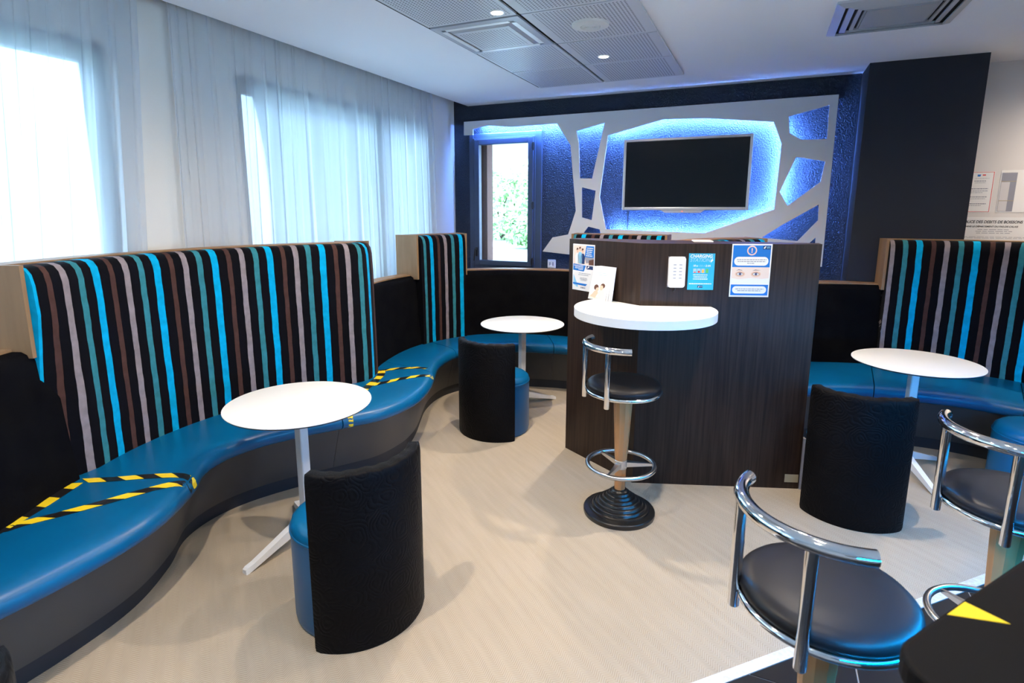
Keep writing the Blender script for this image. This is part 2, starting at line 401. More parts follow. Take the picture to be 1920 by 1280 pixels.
# left wall with two window openings
def wall_with_holes(name, mt, axis, pos, thick, u0, u1, z0, z1, holes, label):
    # axis 'x': wall plane x=pos..pos-thick, u=y ; axis 'y': plane y=pos..pos+thick, u=x
    b = MB()
    us = sorted({u0, u1, *[h[0] for h in holes], *[h[1] for h in holes]})
    for ua, ub in zip(us, us[1:]):
        zs = [(z0, z1)]
        for h in holes:
            if h[0] <= ua + 1e-6 and ub <= h[1] + 1e-6:
                zs = [(z0, h[2]), (h[3], z1)]
        for za, zb in zs:
            if axis == 'x': b.box(pos - thick, pos, ua, ub, za, zb)
            else: b.box(ua, ub, pos, pos + thick, za, zb)
    o = b.build(name, mt)
    bm = bmesh.new(); bm.from_mesh(o.data); bmesh.ops.remove_doubles(bm, verts=bm.verts, dist=1e-5); bm.to_mesh(o.data); bm.free()
    return struct(o, label)
W1 = (-2.20, 2.08, 0.92, 2.58); W2 = (2.90, 5.27, 0.92, 2.60)  # first opening lengthened out of view to let in more daylight
wall_with_holes('wall_left', 'cream', 'x', LEFT_X, 0.30, BY, WALL_Y, 0, ZP, [W1, W2], 'cream window wall')
WB = (-3.09, -2.215, 1.02, 2.525)
wall_with_holes('wall_back', 'navy', 'y', WALL_Y, 0.22, LEFT_X - 0.3, 0.66, 0, ZP, [WB], 'textured navy back wall')
p = MB(); p.box(0.665, 1.42, 5.505, WALL_Y + 0.2, 0, ZC); struct(p.build('wall_pillar', 'pillar'), 'dark grey pillar projecting beside the navy wall')
p = MB(); p.box(1.42, RX, WALL_Y, WALL_Y + 0.2, 0, ZC); struct(p.build('wall_back_right', 'grey_wall'), 'pale grey wall right of the pillar')
wall_with_holes('wall_right', 'grey_wall', 'x', RX + 0.2, 0.2, BY - 0.2, WALL_Y + 0.2, 0, ZC, [(-1.6, 2.2, 0.15, 2.6)], 'pale grey side wall with an unseen window added for daylight')
wall_with_holes('wall_front', 'grey_wall', 'y', BY - 0.2, 0.2, LEFT_X - 0.3, RX, 0, ZP, [], 'pale grey wall behind the viewer')
for n_, (ax, u0, u1, z0_, z1_) in enumerate((('x', -1.6, 2.2, 0.15, 2.6),)):  # unseen glazing added to brighten the ceiling and the room
    o = bpy.data.objects.new('window_%d' % (n_ + 4), None); link(o); struct(o, ['unseen side glazing added for daylight', 'street glazing'][n_])
    N_ = 4; b = MB()
    for i in range(N_ + 1):
        u_ = u0 + (u1 - u0) * i / N_; a_, c_ = max(u_ - 0.04, u0), min(u_ + 0.04, u1)
        if ax == 'x': b.box(RX + 0.06, RX + 0.14, a_, c_, z0_, z1_)
        else: b.box(a_, c_, BY - 0.14, BY - 0.06, z0_, z1_)
    b.build('frame', 'frame', o)
    for i in range(N_):
        ua, ub = u0 + (u1 - u0) * i / N_ + 0.04, u0 + (u1 - u0) * (i + 1) / N_ - 0.04; b = MB()
        if ax == 'x': b.box(RX + 0.10, RX + 0.106, ua, ub, z0_, z1_)
        else: b.box(ua, ub, BY - 0.10, BY - 0.094, z0_, z1_)
        b.build('pane', 'glass', o)

# left windows
def left_window(n, W_, mull, label):
    y0, y1, z0, z1 = W_; x0, x1 = LEFT_X - 0.12, LEFT_X - 0.05
    o = bpy.data.objects.new('window_%d' % n, None); link(o); struct(o, label)
    fwid = 0.085
    f = MB(); f.box(x0, x1, y0, y0 + fwid, z0, z1); f.box(x0, x1, y1 - fwid, y1, z0, z1); f.box(x0, x1, y0 + fwid, y1 - fwid, z1 - 0.11, z1); f.box(x0, x1, y0 + fwid, y1 - fwid, z0, z0 + fwid)
    f.build('frame', 'frame', o)
    edges = [y0 + fwid] + [k for q in mull for k in (q - 0.05, q + 0.05)] + [y1 - fwid]
    for q in mull:
        b = MB(); b.box(x0, x1, q - 0.05, q + 0.05, z0 + fwid, z1 - 0.11); b.build('mullion', 'frame', o)
    for k in range(0, len(edges), 2):
        b = MB(); b.box(x0 + 0.03, x0 + 0.036, edges[k], edges[k + 1], z0 + fwid, z1 - 0.11); b.build('pane', 'glass', o)
    b = MB(); b.box(LEFT_X - 0.05, LEFT_X + 0.02, y0, y1, z0 - 0.03, z0); b.build('sill', 'whitepaint', o)
left_window(1, W1, [-0.8, 0.62], 'window behind the left sheer curtain')
left_window(2, W2, [4.42], 'wide window behind the right sheer curtain')

# back window: fixed frame, hinged sash, pane, hinges, handle
wo = bpy.data.objects.new('window_3', None); link(wo); struct(wo, 'narrow dark framed casement window in the navy wall')
x0, x1, z0, z1 = WB; yf = WALL_Y - 0.02
def rect_frame(name, x0, x1, z0, z1, wl, wr, wb, wt, ya, yb, mt, parent, bev=0.0):
    b = MB(); b.box(x0, x0 + wl, ya, yb, z0, z1); b.box(x1 - wr, x1, ya, yb, z0, z1)
    b.box(x0 + wl, x1 - wr, ya, yb, z0, z0 + wb); b.box(x0 + wl, x1 - wr, ya, yb, z1 - wt, z1)
    o = b.build(name, mt, parent)
    if bev: bevel(o, bev)
    return o
rect_frame('frame', x0, x1, z0, z1, 0.055, 0.075, 0.05, 0.055, yf, yf + 0.09, 'frame', wo, 0.006)
rect_frame('frame', x0 + 0.05, x1 - 0.07, z0 + 0.045, z1 - 0.05, 0.03, 0.03, 0.03, 0.03, yf - 0.012, yf + 0.05, 'frame', wo, 0.005)
sash_ = rect_frame('sash', x0 + 0.075, x1 - 0.09, z0 + 0.05, z1 - 0.065, 0.06, 0.06, 0.055, 0.06, yf - 0.03, yf + 0.04, 'frame', wo, 0.006)
b = MB(); b.box(x0 + 0.13, x1 - 0.145, yf + 0.015, yf + 0.021, z0 + 0.10, z1 - 0.12); b.build('pane', 'glass', sash_)
for hz in (2.36, 1.74, 1.13):
    b = MB(); b.lathe([(0.0, -0.045), (0.013, -0.04), (0.013, 0.04), (0.0, 0.045)], 12, (x1 - 0.083, yf - 0.04, hz)); b.box(x1 - 0.1, x1 - 0.066, yf - 0.045, yf - 0.03, hz - 0.028, hz + 0.028); b.build('hinge', 'blackmetal', sash_)
b = MB(); b.box(x0 + 0.09, x0 + 0.118, yf - 0.045, yf - 0.03, 1.17, 1.27); b.tube([(x0 + 0.104, yf - 0.04, 1.25), (x0 + 0.104, yf - 0.075, 1.25), (x0 + 0.102, yf - 0.08, 1.23), (x0 + 0.09, yf - 0.08, 1.12)], 0.009, 8); b.build('handle', 'blackmetal', sash_)
b = MB(); b.box(x0 - 0.02, x0 + 0.17, WALL_Y + 0.09, WALL_Y + 0.24, z0, z1); b.build('reveal', 'brick', wo)

# ------------------------------------------------------------------ ceiling tiles, vents, speaker, downlights
cols = [(-2.005, -1.40), (-1.385, -0.71)]; rows = [(1.335, 1.98), (1.985, 2.62), (2.625, 3.275), (3.28, 3.93), (3.935, 4.57), (4.575, 5.245)]
b = MB(); b.box(-2.032, -0.716, 1.32, 5.26, ZC - 0.004, ZC - 0.001); o = b.build('tile_backing', 'darkgap', ceil)
tm = None
for ci, (xa, xb) in enumerate(cols):
    for ri, (ya, yb) in enumerate(rows):
        if ci == 0 and ri == 3: continue
        g = 0.004; q = MB(); hx, hy = (xb - xa) / 2 - g, (yb - ya) / 2 - g
        q.box(-hx, hx, -hy, hy, -0.012, 0.0)
        o = q.build('ceiling_tile', 'perf', ceil, loc=((xa + xb) / 2, (ya + yb) / 2, ZC - 0.004))
# cassette air conditioner in the empty cell
ac = thing('air_conditioner', 'ceiling cassette air conditioner with perforated centre among the tiles', 'air conditioner', (-1.7025, 3.605, ZC))
hx, hy = 0.298, 0.318
def sq_frame(b, h0x, h0y, h1x, h1y, za, zb):   # square ring from outer half sizes to inner, bevelled between za (outer) and zb (inner)
    v = []; 
    for hx_, hy_, z in ((h0x, h0y, za), (h1x, h1y, zb), (h1x, h1y, zb + 0.012), (h0x, h0y, za + 0.012)):
        v += [(-hx_, -hy_, z), (hx_, -hy_, z), (hx_, hy_, z), (-hx_, hy_, z)]
    f = []
    for j in range(4):
        for i in range(4): f.append((j * 4 + i, j * 4 + (i + 1) % 4, ((j + 1) % 4) * 4 + (i + 1) % 4, ((j + 1) % 4) * 4 + i))
    b.add(v, f)
b = MB(); sq_frame(b, hx, hy, hx - 0.05, hy - 0.05, -0.02, -0.024); b.build('outer_frame', 'ventgrey', ac)
b = MB(); sq_frame(b, hx - 0.065, hy - 0.065, hx - 0.10, hy - 0.10, -0.012, -0.03); b.build('inner_frame', 'ventgrey', ac)
b = MB(); b.box(-hx, hx, -hy, hy, -0.006, -0.003); b.build('housing', 'darkgap', ac)
b = MB(); b.box(-hx + 0.105, hx - 0.105, -hy + 0.105, hy - 0.105, -0.032, -0.02); b.build('grille', 'perf2', ac)
for sx, sy in ((1, 0), (-1, 0), (0, 1), (0, -1)):
    b = MB()
    if sx: b.box(sx * (hx - 0.058) - 0.016, sx * (hx - 0.058) + 0.016, -hy + 0.08, hy - 0.08, -0.026, -0.02)
    else: b.box(-hx + 0.08, hx - 0.08, sy * (hy - 0.058) - 0.016, sy * (hy - 0.058) + 0.016, -0.026, -0.02)
    b.build('louvre', 'white', ac)
# square diffuser in the plaster on the right
dv = thing('air_diffuser', 'square grey ceiling air diffuser with stepped frames near the pillar', 'air vent', (0.61, 4.19, ZC))
for i, (ho, hi) in enumerate(((0.33, 0.285), (0.265, 0.235), (0.215, 0.195), (0.18, 0.17))):
    b = MB(); sq_frame(b, ho, ho, hi, hi, -0.012 - 0.004 * i, -0.028 + 0.002 * i); b.build('frame', 'ventgrey', dv)
b = MB(); b.box(-0.168, 0.168, -0.168, 0.168, -0.026, -0.014); b.build('centre_plate', 'ventgrey', dv)
b = MB(); b.box(-0.32, 0.32, -0.32, 0.32, -0.005, -0.001); b.build('housing', 'darkgap', dv)
# loudspeaker
sp_ = thing('ceiling_speaker', 'round off-white loudspeaker set in the perforated ceiling tile', 'speaker', (-1.06, 3.617, ZC - 0.016))
b = MB(); b.lathe([(0.115, 0), (0.112, -0.012), (0.085, -0.02), (0.062, -0.018), (0.06, -0.012)], 40); b.build('ring', 'offwhite', sp_, True)
b = MB(); 
for r in (0.058, 0.047, 0.036, 0.025, 0.014): b.lathe([(r, -0.014), (r - 0.002, -0.018), (r - 0.006, -0.018), (r - 0.008, -0.014)], 32)
b.build('grille', 'offwhite', sp_)
b = MB(); b.lathe([(0.06, -0.011), (0.06, -0.013), (0.0, -0.013)], 32); b.build('cone', 'p_grey', sp_)
# downlights seen or placed from shadows, then unseen extras added to brighten the room
DL = [(-1.489, 3.185, 1.2, 'round recessed downlight in the tile in front of the air conditioner', True), (-1.175, 4.376, 1.2, 'round recessed downlight in the far tile beyond the speaker', True),
      (-1.70, 2.03, 1.2, 'round recessed downlight above the front left table', False), (-1.48, 0.98, 1.2, 'round recessed downlight above the front black pouf', False),
      (0.20, 3.28, 1.25, 'round recessed downlight in front of the bar counter partition', False), (0.05, 1.55, 0.5, 'unseen downlight above the bar stools, added for fill', False),
      (-0.35, 0.2, 0.5, 'unseen downlight over the open floor, added for fill', False), (2.5, 5.25, 1.3, 'unseen downlight added to brighten the wall by the right booth', False), (1.9, 1.2, 0.6, 'round recessed downlight above the bar', False)]
for x, y, k, lab, intile in DL:
    z = ZC - (0.016 if intile else 0.0)
    d = thing('downlight', lab, 'light', (x, y, z), group='ceiling downlights')
    b = MB(); b.lathe([(0.046, 0.0), (0.045, -0.005), (0.036, -0.006), (0.034, -0.002)], 28); b.build('trim_ring', 'white', d, True)
    b = MB(); b.lathe([(0.034, -0.002), (0.034, -0.004), (0.0, -0.004)], 24); b.build('lens', 'lamp', d)
    ld = bpy.data.lights.new('lamp', 'SPOT'); ld.energy = DOWNLIGHT_W * k; ld.color = DOWNLIGHT_COL; ld.spot_size = math.radians(165); ld.spot_blend = 1.0; ld.shadow_soft_size = 0.03
    lo = bpy.data.objects.new('lamp', ld); lo.location = (0, 0, -0.012); link(lo, d)

# ------------------------------------------------------------------ curtains
def curtain(name, label, ytop0, ytop1, ybot0, ybot1, seed, npl, xc=-3.222, amp=0.026):
    rnd = random.Random(seed); N = npl * 14; nz = 14; v = []; f = []
    ph = [0.0]
    for i in range(N): ph.append(ph[-1] + (0.6 + 0.8 * (0.5 + 0.5 * math.sin(i * 0.043 + seed) * math.cos(i * 0.017 + 2 * seed))) * 2 * PI / 14)
    z0, z1 = 0.015, ZP - 0.01
    for j in range(nz + 1):
        t = j / nz; z = z1 + (z0 - z1) * t
        for i in range(N + 1):
            s_ = i / N
            # uneven hanging: pleats drift sideways a little on the way down
            dr = 0.018 * math.sin(s_ * 23 + seed) * t + 0.012 * math.sin(s_ * 57 + 1.3 * seed) * t
            y = (ytop0 + (ybot0 - ytop0) * t) * (1 - s_) + (ytop1 + (ybot1 - ytop1) * t) * s_ + dr
            a = amp * (0.55 + 0.45 * math.sin(s_ * 41 + seed * 2)) * (0.75 + 0.35 * t)
            x = xc + a * math.sin(ph[i] + 0.7 * t * math.sin(s_ * 31)) + 0.006 * math.sin(3 * ph[i] + 5 * t)
            y += 0.012 * math.sin(2 * ph[i] + 1.0)
            v.append((x, y, z))
    for j in range(nz):
        for i in range(N): f.append((j * (N + 1) + i, j * (N + 1) + i + 1, (j + 1) * (N + 1) + i + 1, (j + 1) * (N + 1) + i))
    o = mesh(name, v, f, 'sheer', smooth=True)
    return tag(o, label, 'curtain', 'sheer window curtains')
curtain('sheer_curtain', 'white sheer curtain at the left edge with a flared pulled-back hem', -2.45, 2.25, -2.45, 2.02, 3, 36, amp=0.043)
curtain('sheer_curtain', 'long white sheer curtain hanging beside the navy back wall', 2.40, 5.27, 2.33, 5.36, 5, 21, amp=0.040)

# ------------------------------------------------------------------ wall panel with cut-outs and blue LED strips
YP = 5.78; KP = 5.78 / 5.82
def kp(p): return (p[0] * KP, CAM_H + (p[1] - CAM_H) * KP)
outer = [(-3.132, 2.657), (-3.134, 2.513), (-3.021, 2.512), (-3.021, 2.571), (-2.84, 2.604), (-2.566, 2.572), (-2.038, 2.577), (-1.886, 2.353), (-1.812, 1.683),
         (-1.891, 1.435), (-2.066, 1.40), (-2.179, 1.246), (-1.90, 1.225), (-0.7, 1.16), (0.502, 1.19), (0.501, 1.295), (0.499, 2.663)]
holes = [[(-1.825, 2.491), (-1.532, 2.552), (-1.646, 2.009), (-1.778, 2.015), (-1.795, 2.355)],
         [(-1.754, 1.924), (-1.604, 1.888), (-1.638, 1.586), (-1.746, 1.615)],
         [(-1.675, 1.521), (-1.55, 1.493), (-1.53, 1.40), (-1.76, 1.40)],
         [(-1.494, 2.43), (-0.958, 2.552), (-0.562, 2.536), (0.01, 2.468), (0.089, 2.277), (0.074, 1.698), (-0.52, 1.471), (-1.485, 1.497), (-1.562, 1.824)],
         [(0.129, 2.506), (0.435, 2.58), (0.442, 2.299), (0.246, 2.303), (0.146, 2.365)],
         [(0.216, 2.157), (0.445, 2.111), (0.424, 1.936), (0.181, 1.73), (0.107, 1.854)],
         [(0.429, 1.741), (0.435, 1.603), (0.288, 1.415), (-0.011, 1.439), (0.147, 1.555)],
         [(0.43, 1.451), (0.432, 1.36), (0.35, 1.36)]]
outer = [kp(p_) for p_ in outer]; holes = [[kp(p_) for p_ in h_] for h_ in holes]
wp = thing('wall_panel', 'large grey cut-out wall panel lit blue from behind around the television', 'wall panel', (0, 0, 0))
bm = bmesh.new()
for loop in [outer] + holes:
    vs_ = [bm.verts.new((x, YP, z)) for x, z in loop]
    for i in range(len(vs_)): bm.edges.new((vs_[i], vs_[(i + 1) % len(vs_)]))
bmesh.ops.triangle_fill(bm, edges=bm.edges[:], use_beauty=True)
bmesh.ops.dissolve_limit(bm, angle_limit=0.01, verts=bm.verts[:], edges=bm.edges[:])
r_ = bmesh.ops.extrude_face_region(bm, geom=bm.faces[:]); 
for g_ in r_['geom']:
    if isinstance(g_, bmesh.types.BMVert): g_.co.y += 0.018
bmesh.ops.recalc_face_normals(bm, faces=bm.faces)
me = bpy.data.meshes.new('board'); bm.to_mesh(me); bm.free(); me.materials.append(M['panel']); link(bpy.data.objects.new('board', me), wp)
def led(pts):
    b = MB(); pts = [kp(p_) for p_ in pts]
    for (xa, za), (xb, zb) in zip(pts, pts[1:]):
        d = Vector((xb - xa, zb - za)).normalized(); n = Vector((-d.y, d.x)) * 0.005
        ya, yb = YP + 0.020, YP + 0.026
        v = [(xa + n.x, ya, za + n.y), (xa - n.x, ya, za - n.y), (xb - n.x, ya, zb - n.y), (xb + n.x, ya, zb + n.y)]
        v += [(x, yb, z) for x, _, z in v]
        b.add(v, [(0, 1, 2, 3), (7, 6, 5, 4), (0, 4, 5, 1), (1, 5, 6, 2), (2, 6, 7, 3), (3, 7, 4, 0)])
    b.build('led_strip', 'led_wall', wp)
led([(-2.95, 2.618), (-2.55, 2.598), (-2.0, 2.60), (-1.55, 2.582)])
led([(-1.49, 2.465), (-0.96, 2.585), (-0.56, 2.57), (0.03, 2.497)])
led([(0.035, 2.497), (0.113, 2.28), (0.095, 1.68)])
b = MB(); b.box(-3.10, 0.49, YP + 0.018, WALL_Y, 2.625, 2.645); b.build('led_light_stop', 'panel', wp)  # unseen strip added to stop LED light leaking above the panel
led([(0.07, 1.665), (-0.52, 1.437), (-1.44, 1.465)])

# ------------------------------------------------------------------ television
tv = thing('television', 'wall-mounted flat television with silver frame and black screen', 'television', (-0.723, 5.71, 2.0275))
hw, hh = 0.581, 0.338
rect_frame('bezel', -hw, hw, -hh, hh, 0.026, 0.026, 0.03, 0.026, 0.0, 0.04, 'silver', tv, 0.006)
b = MB(); b.box(-hw + 0.026, hw - 0.026, 0.006, 0.012, -hh + 0.03, hh - 0.026); b.build('screen', 'screen', tv)
b = MB(); b.box(-hw + 0.02, hw - 0.02, 0.03, 0.055, -hh + 0.02, hh - 0.02); b.box(-0.2, 0.2, 0.05, 0.168, -0.15, 0.15); b.build('back_case', 'blackplastic', tv)
b = MB(); b.add([(-0.20, 0.0, -hh), (0.20, 0.0, -hh), (0.165, 0.0, -hh - 0.024), (-0.165, 0.0, -hh - 0.024), (-0.20, 0.03, -hh), (0.20, 0.03, -hh), (0.165, 0.03, -hh - 0.024), (-0.165, 0.03, -hh - 0.024)],
               [(0, 3, 2, 1), (4, 5, 6, 7), (0, 1, 5, 4), (1, 2, 6, 5), (2, 3, 7, 6), (3, 0, 4, 7)]); bar_ = b.build('sensor_bar', 'silver', tv)
b = MB(); b.lathe([(0.0, -0.004), (0.004, -0.003), (0.004, 0.003), (0.0, 0.004)], 10, (0, -0.002, -hh - 0.010)); b.build('standby_light', 'led_red', bar_)
b = MB(); b.tube([(-hw + 0.03, 0.155, -hh + 0.1), (-hw + 0.03, 0.162, -hh - 0.05), (-hw + 0.025, 0.162, -0.62)], 0.006, 8); b.build('power_cable', 'blackplastic', tv)

# wall socket with plug
so = thing('wall_socket', 'white double wall socket with a plug, low on the navy wall', 'socket', (-2.09, WALL_Y - 0.012, 1.11))
b = MB(); b.box(-0.047, 0.047, 0.0, 0.012, -0.047, 0.047); plate_ = bevel(b.build('plate', 'whiteplastic', so), 0.006)
for sx in (-0.018, 0.018):
    b = MB(); b.box(sx - 0.009, sx + 0.009, -0.004, 0.001, -0.018, 0.02); b.build('switch', 'p_grey', plate_)
b = MB(); b.box(-0.014, 0.008, -0.022, 0.0, -0.036, -0.012); b.tube([(-0.003, -0.015, -0.03), (-0.003, -0.018, -0.07), (0.01, -0.012, -0.11)], 0.004, 8); bevel(b.build('plug', 'whiteplastic', so), 0.002)

# ------------------------------------------------------------------ banquettes
def banquette(root, F, K, cushions, backs, limit, n=10, dmax=0.5, ustart=0.0, side_ends=()):
    """F front nose points, K seat/back junction points (paired ribs); cushions = rib indices of seams; backs = (rib0, rib1, 'low'|'tall')."""
    f = catmull(F, n); k = catmull(K, n); L = len(f)
    arc = [ustart]
    for i in range(1, L): arc.append(arc[-1] + math.dist(k[i], k[i - 1]))
    nor = []
    for i in range(L):
        t = Vector(k[min(i + 1, L - 1)]) - Vector(k[max(i - 1, 0)]); t.normalize(); q = Vector((t.y, -t.x))
        if q.dot(Vector(k[i]) - Vector(f[i])) < 0: q = -q
        nor.append(q)
    def loft(name, mt, i0, i1, section, parent, gap=0.0, uvs=False, smooth=True, autosm=50, du=0.0):
        v = []; fa = []; U = []
        rows_ = list(range(i0, i1 + 1)); m_ = None
        for i in rows_:
            sec = section(i); m_ = len(sec)
            vv = 0.0
            for j, pnt in enumerate(sec):
                if j: vv += math.dist(pnt, sec[j - 1])
                v.append(pnt); U.append((arc[i] + du, vv))
        if gap:   # pull the end rows in slightly so a seam shows
            for r, s_ in ((0, 1), (len(rows_) - 1, -1)):
                for j in range(m_):
                    a = Vector(v[r * m_ + j]); b2 = Vector(v[(r + s_) * m_ + j]); dd = (b2 - a)
                    if dd.length > 1e-6: a = a + dd.normalized() * gap
                    a.z -= 0.0; v[r * m_ + j] = tuple(a)
        for r in range(len(rows_) - 1):
            for j in range(m_):
                j2 = (j + 1) % m_
                fa.append((r * m_ + j, (r + 1) * m_ + j, (r + 1) * m_ + j2, r * m_ + j2))
        fa.append(tuple(range(m_))); fa.append(tuple((len(rows_) - 1) * m_ + j for j in range(m_ - 1, -1, -1)))
        o = mesh(name, v, fa, mt, parent, smooth=smooth, uvs=U if uvs else None)
        bm = bmesh.new(); bm.from_mesh(o.data); bmesh.ops.recalc_face_normals(bm, faces=bm.faces); bm.to_mesh(o.data); bm.free()
        if smooth: o.data.set_sharp_from_angle(angle=math.radians(autosm))
        return o
    def seat_sec(i):
        a = Vector(f[i]); b = Vector(k[i]); d = (b - a); wd = d.length; d.normalize()
        def P(s_, z): q = a + d * s_; return (q.x, q.y, z)
        return [P(0.07, 0.372), P(0.028, 0.374), P(0.008, 0.388), P(0.0, 0.412), P(0.006, 0.436), P(0.024, 0.455), P(0.055, 0.465), P(0.10, 0.469),
                P(wd * 0.45, 0.471), P(wd * 0.8, 0.468), P(wd + 0.02, 0.464), P(wd + 0.06, 0.46), P(wd + 0.06, 0.40), P(wd * 0.5, 0.38)]
    def base_sec(i):
        a = Vector(f[i]); b = Vector(k[i]); d = (b - a); wd = d.length; d.normalize()
        def P(s_, z): q = a + d * s_; return (q.x, q.y, z)
        return [P(0.045, 0.378), P(0.06, 0.34), P(0.11, 0.20), P(0.15, 0.085), P(0.17, 0.082), P(wd, 0.08), P(wd, 0.378)]
    def kick_sec(i):
        a = Vector(f[i]); b = Vector(k[i]); d = (b - a); wd = d.length; d.normalize()
        def P(s_, z): q = a + d * s_; return (q.x, q.y, z)
        return [P(0.165, 0.085), P(0.175, 0.0), P(wd, 0.0), P(wd, 0.085)]
    tops = []
    seams = [int(c * n) for c in cushions]
    for s0, s1 in zip(seams, seams[1:]):
        o = loft('seat_cushion', 'leather', s0, s1, seat_sec, root, gap=0.003); tops.append(o)
        loft('base_panel', 'charcoal', s0, s1, base_sec, root, gap=0.001)
    loft('plinth', 'kick', 0, L - 1, kick_sec, root)
    prof_low = [(-0.012, 0.45), (-0.008, 0.50), (0.008, 0.62), (0.022, 0.78), (0.034, 0.95), (0.042, 1.05), (0.054, 1.085), (0.08, 1.098), (0.12, 1.098), (0.13, 0.45)]
    prof_tall = [(-0.035, 0.455), (-0.035, 0.50), (-0.035, 0.62), (-0.034, 0.78), (-0.032, 0.95), (-0.030, 1.10), (-0.028, 1.25), (-0.023, 1.38), (-0.014, 1.425), (0.006, 1.452), (0.035, 1.462), (0.115, 1.462), (0.125, 0.455)]
    def outer_pt(i, d0):
        p_ = Vector(k[i]) + nor[i] * d0; d = dmax; g = nor[i]
        if limit.get('x') is not None and g.x < -1e-3: d = min(d, (limit['x'] - p_.x) / g.x)
        if limit.get('y') is not None and g.y > 1e-3: d = min(d, (limit['y'] - p_.y) / g.y)
        return p_, p_ + g * max(d, 0.022)
    for r0, r1, kind, ph_, ex_ in backs:
        i0, i1 = int(round(r0 * n)), int(round(r1 * n))
        prof = prof_tall if kind == 'tall' else prof_low
        def bsec(i):
            x_ = lambda z: (ex_(i / n) * max(0.0, min(1.0, (1.25 - z) / 0.6)) if callable(ex_) else ex_)
            return [(k[i][0] + nor[i].x * (a + x_(z)), k[i][1] + nor[i].y * (a + x_(z)), z) for a, z in prof]
        loft('backrest_tall' if kind == 'tall' else 'backrest_low', 'stripe' if kind == 'tall' else 'blackvelvet', i0, i1, bsec, root, gap=0.004, uvs=True, autosm=60, du=ph_)
        zt = 1.445 if kind == 'tall' else 1.085
        def cap(i):
            a, b = outer_pt(i, 0.09); return [(a.x, a.y, zt), (b.x, b.y, zt), (b.x, b.y, zt + 0.024), (a.x, a.y, zt + 0.024)]
        loft('wood_cap', 'oak', i0, i1, cap, root, smooth=True, autosm=30)
        if kind == 'tall':
            for i, sgn in ((i0, 1), (i1, -1)):
                if i == L - 1 and 'end' in side_ends: continue
                t = Vector(k[min(i + 1, L - 1)]) - Vector(k[max(i - 1, 0)]); t.normalize()
                a = Vector(k[i]) + nor[i] * 0.0; c_, b = outer_pt(i, 0.135); q = t * (0.02 * -sgn)
                pts = [tuple(a), tuple(c_), tuple(b), tuple(b + q), tuple(c_ + q), tuple(a + q)]
                m_ = MB(); m_.prism(pts, 0.0 if i in (0, L - 1) else 1.07, 1.469); m_.build('wood_side', 'oak', root)
        def shell(i):
            a, b = outer_pt(i, 0.09); b2 = b + (a - b).normalized() * 0.018
            return [(b2.x, b2.y, 0.0), (b.x, b.y, 0.0), (b.x, b.y, zt), (b2.x, b2.y, zt)]
        loft('wood_back', 'oak', i0, i1, shell, root)
    return tops
LF = [(-2.42, -0.60), (-2.36, -0.10), (-2.22, 0.38), (-2.165, 0.75), (-2.15, 1.05), (-2.19, 1.35), (-2.32, 1.62), (-2.46, 1.80), (-2.505, 1.98), (-2.47, 2.17), (-2.36, 2.39), (-2.21, 2.61), (-2.10, 2.80),
      (-2.065, 3.05), (-2.09, 3.25), (-2.16, 3.46), (-2.27, 3.70), (-2.37, 3.92), (-2.42, 4.17), (-2.40, 4.38), (-2.28, 4.58), (-2.05, 4.73), (-1.75, 4.82), (-1.40, 4.86), (-1.0, 4.86), (-0.80, 4.86)]
LK = [(-2.85, -0.60), (-2.78, -0.15), (-2.64, 0.30), (-2.60, 0.72), (-2.655, 1.0), (-2.79, 1.26), (-2.87, 1.47), (-2.945, 1.70), (-2.985, 1.95), (-2.985, 2.22), (-2.93, 2.52), (-2.82, 2.83), (-2.66, 3.10),
      (-2.60, 3.24), (-2.65, 3.41), (-2.73, 3.58), (-2.79, 3.80), (-2.83, 4.05), (-2.83, 4.30), (-2.77, 4.58), (-2.62, 4.86), (-2.35, 5.08), (-1.98, 5.20), (-1.5, 5.25), (-1.0, 5.25), (-0.80, 5.25)]
lb = thing('wave_banquette', 'long wavy blue leather banquette with striped backs along the curtained windows', 'banquette')
lt = banquette(lb, LF, LK, [0, 2.0, 10.8, 15.6, 18.6, 22.2, 25], [(0, 5.7, 'low', 0, -0.03), (5.3, 14.1, 'tall', 0, (lambda r: 0.08 * max(0.0, 1 - (r - 5.3) / 0.9))), (14.1, 18.3, 'low', 0, 0), (18.2, 20.0, 'tall', -0.175, 0), (20.0, 22.7, 'low', 0, 0), (22.7, 25, 'tall', 0, 0)],
               {'x': -3.165, 'y': 5.765}, ustart=-0.23, dmax=0.12)
RF = [(0.10, 4.08), (0.16, 4.20), (0.31, 4.37), (0.48, 4.47), (0.70, 4.555), (0.95, 4.60), (1.25, 4.60), (1.50, 4.54), (1.68, 4.43), (1.85, 4.30), (2.10, 4.2), (2.5, 4.1)]
RK = [(-0.36, 4.40), (-0.22, 4.78), (0.05, 5.03), (0.40, 5.16), (0.75, 5.27), (1.05, 5.305), (1.35, 5.305), (1.65, 5.25), (1.92, 5.10), (2.15, 4.90), (2.45, 4.70), (2.9, 4.6)]
rb = thing('wave_banquette', 'curved blue leather banquette with a striped back in front of the pillar', 'banquette')
rtops = banquette(rb, RF, RK, [0, 4.45, 7.55, 11], [(0, 1.9, 'tall', 0, 0), (1.9, 4.5, 'low', 0, 0), (4.5, 11, 'tall', -0.10, 0)], {'y': 5.485}, dmax=0.16)

